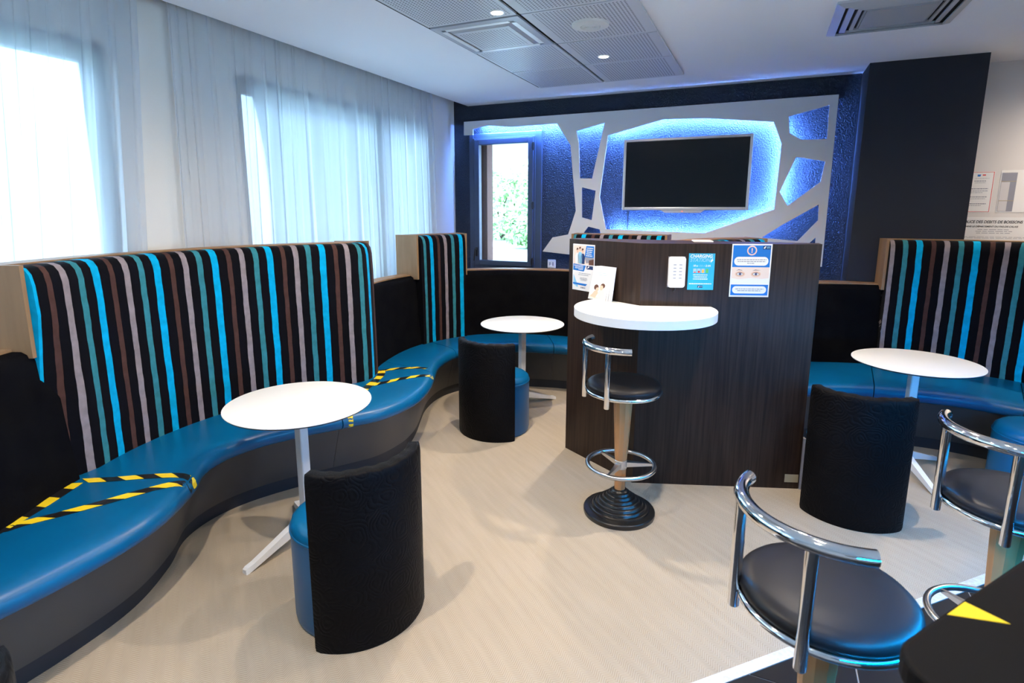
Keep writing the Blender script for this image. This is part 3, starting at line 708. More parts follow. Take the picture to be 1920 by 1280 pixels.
# ------------------------------------------------------------------ bar-height counter partition
CA, CB, CC = Vector((-1.191, 3.702)), Vector((-0.638, 3.367)), Vector((0.312, 3.711))
cp = thing('counter_partition', 'dark wood angled counter partition in the middle of the room', 'counter', (0, 0, 0))
b = MB(); b.prism([tuple(CA), tuple(CB), tuple(CC), (0.30, 3.83), (-0.62, 3.80), (-1.17, 3.83)], 0.0, 1.485); b.build('body', 'wenge', cp)
b = MB(); b.prism([tuple(CA), tuple(CB), tuple(CC), (0.30, 3.83), (-0.62, 3.80), (-1.17, 3.83)], 1.485, 1.503); b.build('top', 'wenge', cp)
# half-round white shelf
sc_, R_ = Vector((-0.600, 3.300)), 0.405
def face_line(P0, P1, u): return P0 + (P1 - P0).normalized() * u
nAB = Vector((-(CB - CA).y, (CB - CA).x)).normalized(); nAB = -nAB if nAB.y > 0 else nAB
nBC = Vector((-(CC - CB).y, (CC - CB).x)).normalized(); nBC = -nBC if nBC.y > 0 else nBC
pts = []
for i in range(240):
    a = 2 * PI * i / 240; q = sc_ + Vector((math.cos(a), math.sin(a))) * R_
    if (q - CB).dot(nAB) > 0.0005 or (q - CB).dot(nBC) > 0.0005: pts.append((a, q))
# the arc that lies in front of the faces, in order
st_ = next(i for i in range(len(pts)) if pts[i][0] - pts[i - 1][0] > 0.1 or (i == 0 and pts[0][0] + 2 * PI - pts[-1][0] > 0.1))
arc_ = [q for _, q in pts[st_:] + pts[:st_]]
poly = [tuple(q) for q in arc_] + [tuple(CB + nAB * 0.0 + Vector((0, -0.001)))]
b = MB(); b.prism(poly, 1.085, 1.135); bevel(b.build('shelf', 'white', cp), 0.002, 2)
b = MB(); e_ = CC + Vector((0.004, 0.0)); b.prism([(e_.x, e_.y - 0.008), (e_.x + 0.012, e_.y - 0.004), (e_.x + 0.006, e_.y + 0.03), (e_.x - 0.004, e_.y + 0.03)], 0.0, 0.33); b.build('cable_cover', 'p_grey', cp)

def on_face(P0, P1, n, u, z, off=0.0):
    q = P0 + (P1 - P0).normalized() * u + n * off; return Vector((q.x, q.y, z))
def board(name, label, cat, P0, P1, n, u0, u1, z0, z1, mt='paper', thick=0.0012, off=0.0006):
    """a sheet lying on a vertical face; local x along the face, local z up, origin at its lower left corner, front towards -y local"""
    d = (P1 - P0).normalized(); rz = math.atan2(d.y, d.x)
    o = thing(name, label, cat, tuple(on_face(P0, P1, n, u0, z0, off)), rz)
    b = MB(); b.box(0, u1 - u0, -thick, 0, 0, z1 - z0); o = b.build('sheet', mt, o)
    return o, u1 - u0, z1 - z0, thick
def flat(o, poly, mt, lay, name='print', w=1.0, h=1.0, thick=0.0012):
    y = -thick - 0.0003 * lay
    v = [(x * w, y, z * h) for x, z in poly]
    return mesh(name, v, [tuple(range(len(v)))], mt, o)
def rr(x0, x1, z0, z1, r, asp=1.0, n=6):
    p_ = []
    for cx, cz, a0 in ((x1 - r, z1 - r * asp, 0), (x0 + r, z1 - r * asp, 90), (x0 + r, z0 + r * asp, 180), (x1 - r, z0 + r * asp, 270)):
        for i in range(n + 1):
            a = math.radians(a0 + 90 * i / n); p_.append((cx + r * math.cos(a), cz + r * asp * math.sin(a)))
    return p_
def ell(cx, cz, rx, rz, n=24): return [(cx + rx * math.cos(2 * PI * i / n), cz + rz * math.sin(2 * PI * i / n)) for i in range(n)]
def ring_faces(o, cx, cz, rx0, rz0, rx1, rz1, mt, lay, w, h, thick=0.0012, n=32):
    y = -thick - 0.0003 * lay; v = []
    for rx, rz in ((rx0, rz0), (rx1, rz1)):
        v += [((cx + rx * math.cos(2 * PI * i / n)) * w, y, (cz + rz * math.sin(2 * PI * i / n)) * h) for i in range(n)]
    return mesh('print', v, [(i, (i + 1) % n, n + (i + 1) % n, n + i) for i in range(n)], mt, o)
def text(o, s_, x, z, size, mt, lay=3, shear=0.0, bold=0.0, thick=0.0012, align='LEFT', xs=1.0):
    cu = bpy.data.curves.new('lettering', 'FONT'); cu.body = s_; cu.size = size; cu.shear = shear; cu.offset = bold; cu.align_x = align
    cu.materials.append(M[mt]); t = bpy.data.objects.new('lettering', cu)
    t.location = (x, -thick - 0.0003 * lay, z); t.rotation_euler = (PI / 2, 0, 0); t.scale = (xs, 1, 1)
    link(t, o); TEXTS.append(t)
    return t
TEXTS = []
def lines(o, rows_, mt, lay, w, h, thick=0.0012):   # rows of unreadably small print as thin bars of uneven words
    rnd = random.Random(len(rows_) * 13)
    b = MB(); y = -thick - 0.0003 * lay
    for x0, x1, z, t in rows_:
        x = x0
        while x < x1 - 0.005:
            l = min(rnd.uniform(0.03, 0.09), x1 - x)
            b.add([(x * w, y, z * h), ((x + l) * w, y, z * h), ((x + l) * w, y, (z + t) * h), (x * w, y, (z + t) * h)], [(0, 1, 2, 3)])
            x += l + 0.012
    q_ = mesh('small_print', b.v, b.f, mt, o); q_['kind'] = 'stuff'; return q_

# mask poster
o, w, h, th = board('mask_poster', 'blue and white poster showing eyes above a face mask, on the counter partition', 'poster', CB, CC, nBC, 0.511, 0.735, 1.195, 1.503)
flat(o, [(0.03, 0.565), (0.97, 0.565), (0.97, 0.975), (0.03, 0.975)], 'p_blue', 1, w=w, h=h)
flat(o, [(0.03, 0.03), (0.97, 0.03), (0.97, 0.235), (0.03, 0.235)], 'p_blue', 1, w=w, h=h)
flat(o, [(0.03, 0.235), (0.97, 0.235), (0.97, 0.565), (0.03, 0.565)], 'p_skin2', 1, w=w, h=h)
flat(o, [(0.03, 0.235), (0.97, 0.235), (0.97, 0.36), (0.80, 0.345), (0.5, 0.36), (0.2, 0.335), (0.03, 0.36)], 'paper', 2, w=w, h=h)
ring_faces(o, 0.5, 0.878, 0.125, 0.091, 0.093, 0.067, 'p_pink', 2, w, h)
text(o, '!', 0.5 * w, 0.840 * h, 0.036, 'p_pink', 3, align='CENTER', bold=0.0015)
flat(o, rr(0.07, 0.93, 0.595, 0.76, 0.11, 0.75), 'paper', 2, w=w, h=h)
flat(o, rr(0.07, 0.93, 0.065, 0.205, 0.095, 0.72), 'paper', 2, w=w, h=h)
lines(o, [(0.14, 0.88, 0.70, 0.014), (0.16, 0.86, 0.665, 0.014), (0.40, 0.58, 0.632, 0.014)], 'p_grey', 3, w, h)
lines(o, [(0.15, 0.86, 0.145, 0.014), (0.20, 0.80, 0.112, 0.014)], 'p_grey', 3, w, h)
for ex in (0.24, 0.64):
    flat(o, ell(ex, 0.435, 0.125, 0.055), 'p_skin', 2, w=w, h=h)
    flat(o, [(ex - 0.10, 0.435), (ex - 0.05, 0.462), (ex + 0.02, 0.468), (ex + 0.10, 0.435), (ex + 0.02, 0.408), (ex - 0.05, 0.412)], 'p_brown', 3, w=w, h=h)
    flat(o, [(ex - 0.085, 0.435), (ex - 0.045, 0.455), (ex + 0.02, 0.458), (ex + 0.085, 0.435), (ex + 0.02, 0.413), (ex - 0.045, 0.416)], 'paper', 4, w=w, h=h)
    flat(o, ell(ex, 0.437, 0.036, 0.024), 'p_iris', 5, w=w, h=h)
    flat(o, ell(ex, 0.437, 0.014, 0.010), 'p_black', 6, w=w, h=h)
flat(o, [(0.13, 0.50), (0.20, 0.522), (0.29, 0.51), (0.29, 0.503), (0.20, 0.511)], 'p_brown', 3, w=w, h=h)
flat(o, [(0.54, 0.50), (0.62, 0.52), (0.76, 0.507), (0.62, 0.508)], 'p_brown', 3, w=w, h=h)
flat(o, [(0.77, 0.90), (0.96, 0.90), (0.96, 0.965), (0.77, 0.965)], 'p_navy', 2, w=w, h=h)
flat(o, [(0.78, 0.92), (0.81, 0.952), (0.845, 0.955), (0.84, 0.94), (0.825, 0.935), (0.82, 0.912)], 'paper', 3, w=w, h=h)
lines(o, [(0.865, 0.945, 0.94, 0.010), (0.865, 0.945, 0.92, 0.010)], 'p_pale', 3, w, h)

# charging sign
o, w, h, th = board('charging_sign', 'light blue CHARGING STATION sign beside the white charger', 'sign', CB, CC, nBC, 0.269, 0.418, 1.234, 1.447, 'p_light')
text(o, 'CHARGING', 0.04 * w, 0.885 * h, 0.0265, 'paper', 2, shear=0.25, bold=0.0006, xs=0.92)
text(o, 'STATION', 0.05 * w, 0.775 * h, 0.0285, 'p_pale', 2, shear=0.25, bold=0.0006, xs=0.95)
flat(o, [(0.80, 0.76), (0.93, 0.90), (0.90, 0.83), (0.95, 0.83), (0.84, 0.74), (0.87, 0.80)], 'paper', 2, w=w, h=h)
text(o, '10 x', 0.17 * w, 0.64 * h, 0.0155, 'paper', 2, shear=0.2, bold=0.0004)
text(o, 'USB-A', 0.37 * w, 0.64 * h, 0.0150, 'p_pale', 2, shear=0.2)
text(o, '2.4A', 0.65 * w, 0.64 * h, 0.0155, 'paper', 2, shear=0.2, bold=0.0004)
for i, (c_, hh_) in enumerate((('p_red', 0.03), ('p_red', 0.055), ('p_orange', 0.085), ('p_green', 0.105))):
    x_ = 0.20 + i * 0.155
    flat(o, [(x_, 0.465), (x_ + 0.115, 0.465), (x_ + 0.115, 0.58), (x_, 0.58)], 'p_pink' if i < 3 else 'p_green', 1, w=w, h=h)
    flat(o, [(x_ + 0.012, 0.475), (x_ + 0.103, 0.475), (x_ + 0.103, 0.572), (x_ + 0.012, 0.572)], 'p_pale', 2, w=w, h=h)
    flat(o, [(x_ + 0.018, 0.473), (x_ + 0.097, 0.473), (x_ + 0.097, 0.47 + hh_), (x_ + 0.018, 0.47 + hh_)], c_, 3, w=w, h=h)
lines(o, [(0.20, 0.76, 0.40, 0.022), (0.22, 0.74, 0.345, 0.022), (0.20, 0.76, 0.285, 0.028), (0.06, 0.93, 0.155, 0.025)], 'paper', 2, w, h)
flat(o, [(0.39, 0.055), (0.59, 0.055), (0.59, 0.12), (0.39, 0.12)], 'p_navy', 2, w=w, h=h)
flat(o, [(0.41, 0.07), (0.44, 0.10), (0.475, 0.11), (0.46, 0.085), (0.44, 0.062)], 'paper', 3, w=w, h=h)
lines(o, [(0.50, 0.58, 0.08, 0.018)], 'p_pale', 3, w, h)

# leaflet on the left face
o, w, h, th = board('info_poster', 'white and blue A4 information poster with people, taped on the partition left face', 'poster', CA, CB, nAB, 0.04, 0.25, 1.165, 1.473)
flat(o, [(0.03, 0.57), (0.97, 0.57), (0.97, 0.97), (0.03, 0.97)], 'p_skin2', 1, w=w, h=h)
flat(o, [(0.62, 0.97), (0.97, 0.97), (0.97, 0.73), (0.55, 0.73)], 'p_blue', 2, w=w, h=h)
flat(o, [(0.55, 0.73), (0.97, 0.73), (0.97, 0.63), (0.62, 0.60)], 'p_grey', 2, w=w, h=h)
flat(o, [(0.75, 0.67), (0.97, 0.70), (0.97, 0.57), (0.75, 0.57)], 'p_brown', 3, w=w, h=h)
for cx, cz, sh in ((0.22, 0.86, 'paper'), (0.34, 0.885, 'p_pale'), (0.46, 0.855, 'p_navy')):
    flat(o, [(cx - 0.10, 0.58), (cx - 0.11, cz - 0.12), (cx - 0.05, cz - 0.055), (cx + 0.05, cz - 0.055), (cx + 0.11, cz - 0.12), (cx + 0.09, 0.58)], sh, 2, w=w, h=h)
    flat(o, ell(cx, cz, 0.045, 0.045), 'p_skin', 3, w=w, h=h)
    flat(o, [(cx - 0.05, cz), (cx - 0.045, cz + 0.05), (cx + 0.02, cz + 0.06), (cx + 0.05, cz + 0.02), (cx + 0.02, cz + 0.025)], 'p_brown', 4, w=w, h=h)
lines(o, [(0.66, 0.93, 0.915, 0.018), (0.64, 0.90, 0.875, 0.018), (0.64, 0.88, 0.835, 0.018), (0.63, 0.86, 0.795, 0.018), (0.62, 0.90, 0.755, 0.018)], 'paper', 4, w, h)
flat(o, [(0.03, 0.57), (0.62, 0.55), (0.53, 0.42), (0.03, 0.43)], 'p_blue', 2, w=w, h=h)
lines(o, [(0.06, 0.50, 0.53, 0.014), (0.12, 0.50, 0.502, 0.014), (0.12, 0.50, 0.474, 0.014), (0.28, 0.48, 0.447, 0.014)], 'paper', 3, w, h)
flat(o, [(0.65, 0.55), (0.94, 0.55), (0.94, 0.475), (0.65, 0.475)], 'p_navy', 2, w=w, h=h)
flat(o, [(0.67, 0.485), (0.73, 0.54), (0.78, 0.54), (0.76, 0.51), (0.71, 0.50)], 'paper', 3, w=w, h=h)
flat(o, [(0.05, 0.34), (0.27, 0.10), (0.25, 0.06), (0.05, 0.12)], 'p_pale', 2, w=w, h=h)
flat(o, [(0.03, 0.16), (0.70, 0.155), (0.62, 0.11), (0.03, 0.125)], 'p_blue', 3, w=w, h=h)
lines(o, [(0.30, 0.85, 0.37, 0.012), (0.28, 0.75, 0.335, 0.012), (0.36, 0.68, 0.27, 0.012), (0.36, 0.70, 0.245, 0.012), (0.40, 0.66, 0.22, 0.012), (0.40, 0.62, 0.05, 0.03)], 'p_grey', 3, w, h)

# charger with ten slots
o, w, h, th = board('charger_box', 'white rounded multi-port charger box on the counter partition', 'charger', CB, CC, nBC, 0.152, 0.249, 1.248, 1.428, 'p_grey', 0.004); o.name = 'mounting_plate'
y_ = -0.026
poly = rr(0, w, 0, h, 0.016); n_ = len(poly)
b = MB(); b.add([(x, -0.004, z) for x, z in poly] + [(x, y_, z) for x, z in poly], [tuple(range(n_ - 1, -1, -1)), tuple(range(n_, 2 * n_))] + [(i, (i + 1) % n_, n_ + (i + 1) % n_, n_ + i) for i in range(n_)])
case_ = bevel(b.build('case', 'whiteplastic', o.parent), 0.003)
for r in range(5):
    for cx in (0.36, 0.70):
        b = MB(); z = h * (0.30 + r * 0.108); b.box(cx * w - 0.008, cx * w + 0.008, y_ - 0.0008, y_ + 0.004, z, z + 0.0045); b.build('usb_port', 'p_grey', case_)
b = MB(); b.tube([(0.045, -0.012, 0.005), (0.043, -0.012, -0.012), (0.035, -0.008, -0.025)], 0.004, 8); b.build('cable', 'blackplastic', o.parent)

# brochures leaning on the shelf against the left face
def brochure(u0, ww, hh_, lean, off, label, pic, twist=0.0):
    d = (CB - CA).normalized(); rz = math.atan2(d.y, d.x)
    q = CA + d * u0 + nAB * off
    o = thing('brochure', label, 'brochure', (q.x, q.y, 1.1355), rz + twist, 'brochures on the white shelf')
    o.rotation_euler = (-lean, 0.0, rz + twist)
    b = MB(); b.box(0, ww, -0.0035, 0, 0, hh_); o = b.build('pages', 'paper', o)
    if pic:
        def fl_(poly, mt, lay): flat(o, poly, mt, lay, w=ww, h=hh_, thick=0.0035)
        fl_([(0.02, 0.02), (0.98, 0.02), (0.98, 0.10), (0.75, 0.14), (0.5, 0.08), (0.25, 0.16), (0.02, 0.12)], 'p_skin2', 1)
        fl_([(0.10, 0.08), (0.30, 0.26), (0.45, 0.30), (0.52, 0.20), (0.40, 0.05)], 'p_skin', 2)
        fl_([(0.50, 0.20), (0.62, 0.33), (0.78, 0.36), (0.88, 0.22), (0.95, 0.04), (0.55, 0.04)], 'p_skin2', 2)
        fl_(ell(0.36, 0.37, 0.13, 0.085), 'p_brown', 3); fl_(ell(0.44, 0.31, 0.09, 0.06), 'p_skin', 4)
        fl_(ell(0.72, 0.43, 0.13, 0.075), 'p_brown', 3); fl_(ell(0.66, 0.37, 0.10, 0.075), 'p_skin', 4)
        lines(o, [(0.25, 0.85, 0.80, 0.012), (0.30, 0.80, 0.74, 0.012)], 'p_pale', 2, ww, hh_, thick=0.0035)
for i, (du, off, ln, tw) in enumerate(((0.270, 0.066, 0.25, 0.06), (0.284, 0.055, 0.215, 0.03), (0.296, 0.044, 0.18, 0.0), (0.308, 0.033, 0.14, -0.03))):
    brochure(du, 0.145, 0.212, ln, off, ['front brochure of the leaning pile, with a family photo on its cover', 'white brochure second in the pile leaning on the partition', 'white brochure third in the pile leaning on the partition', 'rearmost white brochure of the leaning pile against the partition'][i], i == 0, tw)
# strip of beige tape near the floor
o, w, h, th = board('adhesive_tape', 'short piece of beige adhesive tape at the foot of the counter partition', 'tape', CB, CC, nBC, 0.925, 1.006, 0.042, 0.094, 'beigetape', 0.0008)

# ------------------------------------------------------------------ notices on the right wall
wr0, wr1, nw = Vector((1.42, WALL_Y)), Vector((2.6, WALL_Y)), Vector((0, -1))
o, w, h, th = board('wall_notice', 'printed notice with red border on the grey wall beside the pillar', 'notice', wr0, wr1, nw, 0.03, 0.235, 1.675, 1.998)
flat(o, [(0.02, 0.01), (0.98, 0.01), (0.98, 0.02), (0.02, 0.02)], 'p_red', 1, w=w, h=h); flat(o, [(0.02, 0.98), (0.98, 0.98), (0.98, 0.99), (0.02, 0.99)], 'p_red', 1, w=w, h=h)
flat(o, [(0.965, 0.01), (0.985, 0.01), (0.985, 0.99), (0.965, 0.99)], 'p_red', 1, w=w, h=h)
flat(o, [(0.46, 0.88), (0.55, 0.88), (0.57, 0.93), (0.46, 0.93)], 'p_blue', 1, w=w, h=h); flat(o, [(0.62, 0.90), (0.72, 0.90), (0.72, 0.93), (0.62, 0.93)], 'p_red', 1, w=w, h=h)
lines(o, [(0.40, 0.85, 0.83, 0.008), (0.38, 0.75, 0.76, 0.02), (0.40, 0.75, 0.72, 0.01), (0.3, 0.85, 0.57, 0.022), (0.3, 0.85, 0.52, 0.015), (0.3, 0.7, 0.48, 0.012), (0.3, 0.85, 0.37, 0.02), (0.3, 0.8, 0.33, 0.012), (0.25, 0.85, 0.2, 0.022), (0.25, 0.7, 0.16, 0.012)], 'p_grey', 1, w, h)
o, w, h, th = board('plastic_sleeve', 'clear plastic document sleeve on the grey wall near the frame edge', 'document sleeve', wr0, wr1, nw, 0.275, 0.56, 1.675, 2.005)
flat(o, [(0.02, 0.02), (0.36, 0.02), (0.36, 0.94), (0.02, 0.94)], 'p_grey', 1, w=w, h=h)
flat(o, [(0.03, 0.03), (0.22, 0.03), (0.22, 0.72), (0.03, 0.72)], 'panel', 2, w=w, h=h)
flat(o, [(0.02, 0.73), (0.36, 0.73), (0.36, 0.745), (0.02, 0.745)], 'beigetape', 3, w=w, h=h); flat(o, [(0.02, 0.27), (0.36, 0.27), (0.36, 0.285), (0.02, 0.285)], 'beigetape', 3, w=w, h=h)
o, w, h, th = board('licence_notice', 'wide drinks licence notice with bold heading just above the striped back', 'notice', wr0, wr1, nw, 0.01, 0.60, 1.40, 1.635)
text(o, 'POLICE DES DEBITS DE BOISSONS', 0.055, 0.80 * h, 0.0305, 'p_black', 2, shear=0.2, bold=0.0008, xs=0.85)
text(o, 'DANS LE DÉPARTEMENT DU PAS-DE-CALAIS', 0.075, 0.66 * h, 0.0175, 'p_black', 2, shear=0.2, bold=0.0005)
lines(o, [(0.28, 0.62, 0.57, 0.018), (0.26, 0.66, 0.51, 0.018), (0.27, 0.64, 0.45, 0.018), (0.10, 0.9, 0.32, 0.012), (0.10, 0.85, 0.28, 0.012)], 'p_grey', 1, w, h)

# ------------------------------------------------------------------ round tables
def make_table(loc, rot, label):
    t = thing('round_table', label, 'table', (*loc, 0), rot, 'round white tables')
    b = MB(); b.lathe([(0.0, 0.726), (0.335, 0.726), (0.352, 0.732), (0.3555, 0.738)], 72); b.build('underside', 'darkedge', t, True)
    b = MB(); b.lathe([(0.3555, 0.738), (0.3553, 0.741), (0.354, 0.7415), (0.0, 0.7415)], 72); b.build('tabletop', 'white', t, True, 30)
    b = MB(); b.prism(rr(-0.025, 0.025, -0.025, 0.025, 0.008), 0.10, 0.718); b.build('column', 'whitepaint', t)
    b = MB(); b.prism(rr(-0.11, 0.11, -0.11, 0.11, 0.01), 0.716, 0.727); b.build('mounting_plate', 'blackmetal', t)
    b = MB(); b.prism(rr(-0.036, 0.036, -0.036, 0.036, 0.012), 0.085, 0.145); b.build('hub', 'whitepaint', t)
    for k in range(3):
        a = 2 * PI * k / 3; c_, s_ = math.cos(a), math.sin(a); b = MB()
        sec = [(0.02, 0.024, 0.085, 0.14), (0.20, 0.021, 0.042, 0.078), (0.325, 0.019, 0.010, 0.036), (0.36, 0.018, 0.0, 0.030), (0.372, 0.016, 0.0, 0.022)]
        v = []
        for r, hw_, za, zb in sec:
            for yy, zz_ in ((-hw_, za), (hw_, za), (hw_ * 0.8, zb), (-hw_ * 0.8, zb)): v.append((r * c_ - yy * s_, r * s_ + yy * c_, zz_))
        f = [(0, 3, 2, 1), (16, 17, 18, 19)]
        for i in range(4):
            for j in range(4): f.append((i * 4 + j, i * 4 + (j + 1) % 4, (i + 1) * 4 + (j + 1) % 4, (i + 1) * 4 + j))
        b.add(v, f); b.build('foot', 'whitepaint', t)
    return t
t1 = make_table((-2.07, 2.06), math.radians(-97), 'round white table beside the long striped back on the left')
dup(t1, (-1.815, 4.38, 0), math.radians(58), 'round white table in the back corner booth below the window')
dup(t1, (0.95, 4.29, 0), math.radians(-71), 'round white table in the right booth before the pillar')

# ------------------------------------------------------------------ poufs with curved backs
def make_pouf(loc, rot, label, back=True):
    t = thing('pouf_chair', label, 'pouf', (*loc, 0), rot, 'blue poufs with curved black backs')
    R = 0.245
    b = MB(); b.lathe([(R - 0.01, 0.0), (R - 0.004, 0.01), (R, 0.03), (R, 0.395)], 56); dr_ = b.build('drum', 'leather', t, True)
    b = MB(); b.lathe([(R, 0.395), (R + 0.004, 0.40), (R + 0.0035, 0.407), (R - 0.001, 0.409)], 56); b.build('piping', 'leather', dr_, True, 80)
    b = MB(); b.lathe([(R, 0.405), (R, 0.412), (R - 0.006, 0.432), (R - 0.025, 0.448), (R - 0.06, 0.455), (R * 0.5, 0.462), (0.0, 0.463)], 56); b.build('seat_cushion', 'leather', t, True, 60)
    if back:
        v = []; f = []; U = []; na = 26; ha = math.radians(55)
        sec = [(R + 0.004, 0.005), (R + 0.056, 0.0), (R + 0.060, 0.02), (R + 0.060, 0.20), (R + 0.060, 0.45), (R + 0.060, 0.71), (R + 0.058, 0.731), (R + 0.051, 0.740), (R + 0.012, 0.741), (R + 0.005, 0.733), (R + 0.003, 0.71), (R + 0.003, 0.3)]
        m_ = len(sec)
        for i in range(na + 1):
            a = -ha + 2 * ha * i / na; vv = 0
            wob = 0.0025 * math.sin(i * 1.9) + 0.002 * math.sin(i * 0.7 + 1)
            for j, (r, z) in enumerate(sec):
                zz_ = z + (wob if z > 0.69 else 0); rr_ = r - (0.004 if i in (0, na) and 1 <= j <= 6 else 0)
                if j: vv += math.dist(sec[j], sec[j - 1])
                v.append((rr_ * math.cos(a), rr_ * math.sin(a), zz_)); U.append((a * 0.3, z + (0.3 if j > 7 else 0)))
        for i in range(na):
            for j in range(m_): f.append((i * m_ + j, (i + 1) * m_ + j, (i + 1) * m_ + (j + 1) % m_, i * m_ + (j + 1) % m_))
        f.append(tuple(range(m_))); f.append(tuple(na * m_ + j for j in range(m_ - 1, -1, -1)))
        o = mesh('backrest', v, f, 'damask', t, smooth=True, uvs=U)
        bm = bmesh.new(); bm.from_mesh(o.data); bmesh.ops.recalc_face_normals(bm, faces=bm.faces); bm.to_mesh(o.data); bm.free(); o.data.set_sharp_from_angle(angle=math.radians(60))
    return t
pf = make_pouf((-1.515, 1.755), math.radians(-26), 'nearest pouf with black embossed back, beside the front left table')
dup(pf, (-1.80, 3.85, 0), math.radians(-95), 'pouf with black embossed back at the corner booth table')
dup(pf, (0.568, 3.615, 0), math.radians(-95), 'pouf with black embossed back right of the counter partition')
dup(pf, (1.585, 4.12, 0), math.radians(-42), 'blue pouf at the right frame edge behind the bar stool')
dup(pf, (-1.56, 0.265, 0), math.radians(20), 'pouf with its back corner cut by the lower left frame corner')

# ------------------------------------------------------------------ bar stools
def make_stool(loc, rot, label):
    t = thing('bar_stool', label, 'bar stool', (*loc, 0), rot, 'chrome and wood bar stools')
    prof = [(0.198, 0.0), (0.20, 0.006), (0.20, 0.022), (0.195, 0.028), (0.168, 0.032)]
    z = 0.032; r = 0.168
    for k in range(7):
        r2 = r - (0.019 if k < 5 else 0.016); prof += [(r - 0.002, z + 0.011), (r - 0.005, z + 0.013), (r2 + 0.004, z + 0.0145)]; z += 0.0145; r = r2
    prof += [(r - 0.004, z + 0.008), (0.038, z + 0.012)]
    b = MB(); b.lathe(prof, 64); b.build('base', 'castiron', t, True, 25)
    zb = z + 0.010
    b = MB(); b.lathe([(0.030, zb - 0.01), (0.031, 0.27)], 10); b.build('lower_column', 'beech', t, True, 20)
    b = MB(); b.lathe([(0.033, 0.27), (0.035, 0.272), (0.035, 0.282), (0.033, 0.284), (0.033, 0.306), (0.035, 0.308), (0.035, 0.318), (0.033, 0.32)], 32); b.build('collar', 'satin', t, True)
    b = MB(); b.lathe([(0.033, 0.32), (0.036, 0.36), (0.053, 0.70), (0.054, 0.715)], 10); b.build('upper_column', 'beech', t, True, 20)
    ring = [(0.185 * math.cos(2 * PI * i / 56), 0.185 * math.sin(2 * PI * i / 56), 0.292) for i in range(56)]
    b = MB(); b.tube(ring, 0.0125, 12, closed=True); fr_ = b.build('foot_ring', 'satin', t, True, 80)
    for k in range(3):
        a = 2 * PI * k / 3 + 0.6; d = Vector((math.cos(a), math.sin(a), 0)); s_ = Vector((-d.y, d.x, 0))
        p0, p1 = d * 0.03 + Vector((0, 0, 0.294)), d * 0.178 + Vector((0, 0, 0.292)); b = MB()
        v = []
        for q, hw_, hh_ in ((p0, 0.016, 0.014), (p1, 0.005, 0.007)):
            v += [q - s_ * hw_ - Vector((0, 0, hh_)), q + s_ * hw_ - Vector((0, 0, hh_)), q + s_ * hw_ + Vector((0, 0, hh_)), q - s_ * hw_ + Vector((0, 0, hh_))]
        b.add(v, [(0, 3, 2, 1), (4, 5, 6, 7), (0, 1, 5, 4), (1, 2, 6, 5), (2, 3, 7, 6), (3, 0, 4, 7)]); b.build('spoke', 'satin', fr_)
    b = MB(); b.lathe([(0.0, 0.712), (0.10, 0.712), (0.175, 0.722), (0.18, 0.726), (0.18, 0.73), (0.0, 0.73)], 48); b.build('seat_plate', 'blackmetal', t, True)
    ring = [(0.198 * math.cos(2 * PI * i / 64), 0.198 * math.sin(2 * PI * i / 64), 0.726) for i in range(64)]
    b = MB(); b.tube(ring, 0.011, 12, closed=True); b.build('seat_ring', 'chrome', t, True, 80)
    b = MB(); b.lathe([(0.0, 0.731), (0.185, 0.731), (0.197, 0.738), (0.203, 0.75), (0.201, 0.762), (0.19, 0.773), (0.165, 0.780), (0.10, 0.783), (0.0, 0.7835)], 64); b.build('seat', 'seatleather', t, True, 60)
    ha = math.radians(32); R = 0.212
    for sg in (-1, 1):
        x, y = R * math.cos(sg * ha), R * math.sin(sg * ha)
        b = MB(); b.tube([(x, y, 0.678), (x, y, 0.681), (x, y, 0.98)], [0.0125, 0.0145, 0.0145], 16); b.build('post', 'chrome', t, True, 50)
        b = MB(); b.tube([(0.19 * math.cos(sg * ha), 0.19 * math.sin(sg * ha), 0.726), (x, y, 0.726)], 0.008, 8); b.build('bracket', 'chrome', t, True, 50)
    he = math.radians(64)
    rail = [(R * math.cos(-he + 2 * he * i / 40), R * math.sin(-he + 2 * he * i / 40), 0.988) for i in range(41)]
    b = MB(); b.tube(rail, 0.0185, 18); b.build('back_rail', 'chrome', t, True, 60)
    return t
s1 = make_stool((-0.634, 2.985), math.radians(227), 'bar stool standing alone at the white half-round shelf')
dup(s1, (0.210, 1.492, 0), math.radians(221), 'nearest bar stool, lower right, with blue light on its rim')
dup(s1, (0.825, 2.285, 0), math.radians(217), 'bar stool cut by the right frame edge behind the black bar top')

# ------------------------------------------------------------------ black bar in the right foreground with LED strip
e = Vector((0.594, 0.804)).normalized(); nB = Vector((-e.y, e.x)); P0 = Vector((0.281, 1.004))
def bp(s_, t_): q = P0 + e * s_ - nB * t_; return (q.x, q.y)    # t_ runs away from the stools
bar = thing('bar_counter', 'black bar counter top in the lower right foreground', 'bar')
s0, s1_, dep, rc = -0.125, 3.0, 0.60, 0.07
poly = []
for cx, ct, a0 in ((s0 + rc, rc, 180), (s1_ - rc, rc, 270), (s1_ - rc, dep - rc, 0), (s0 + rc, dep - rc, 90)):
    for i in range(9):
        a = math.radians(a0 + 90 * i / 8); poly.append(bp(cx + rc * math.cos(a), ct + rc * math.sin(a)))
b = MB(); b.prism(poly, 1.01, 1.05); bevel(b.build('top', 'bartop', bar), 0.008, 3)
b = MB(); b.prism([bp(s0 + 0.2, 0.24), bp(s1_ - 0.05, 0.24), bp(s1_ - 0.05, dep - 0.03), bp(s0 + 0.2, dep - 0.03)], 0.0, 1.01); b.build('body', 'wenge', bar)
b = MB(); x = s0 + 0.12
while x < s1_ - 0.1:
    b.prism([bp(x, 0.05), bp(x + 0.010, 0.05), bp(x + 0.010, 0.062), bp(x, 0.062)], 1.000, 1.009); x += 0.018
b.build('led_strip', 'led_bar', bar)
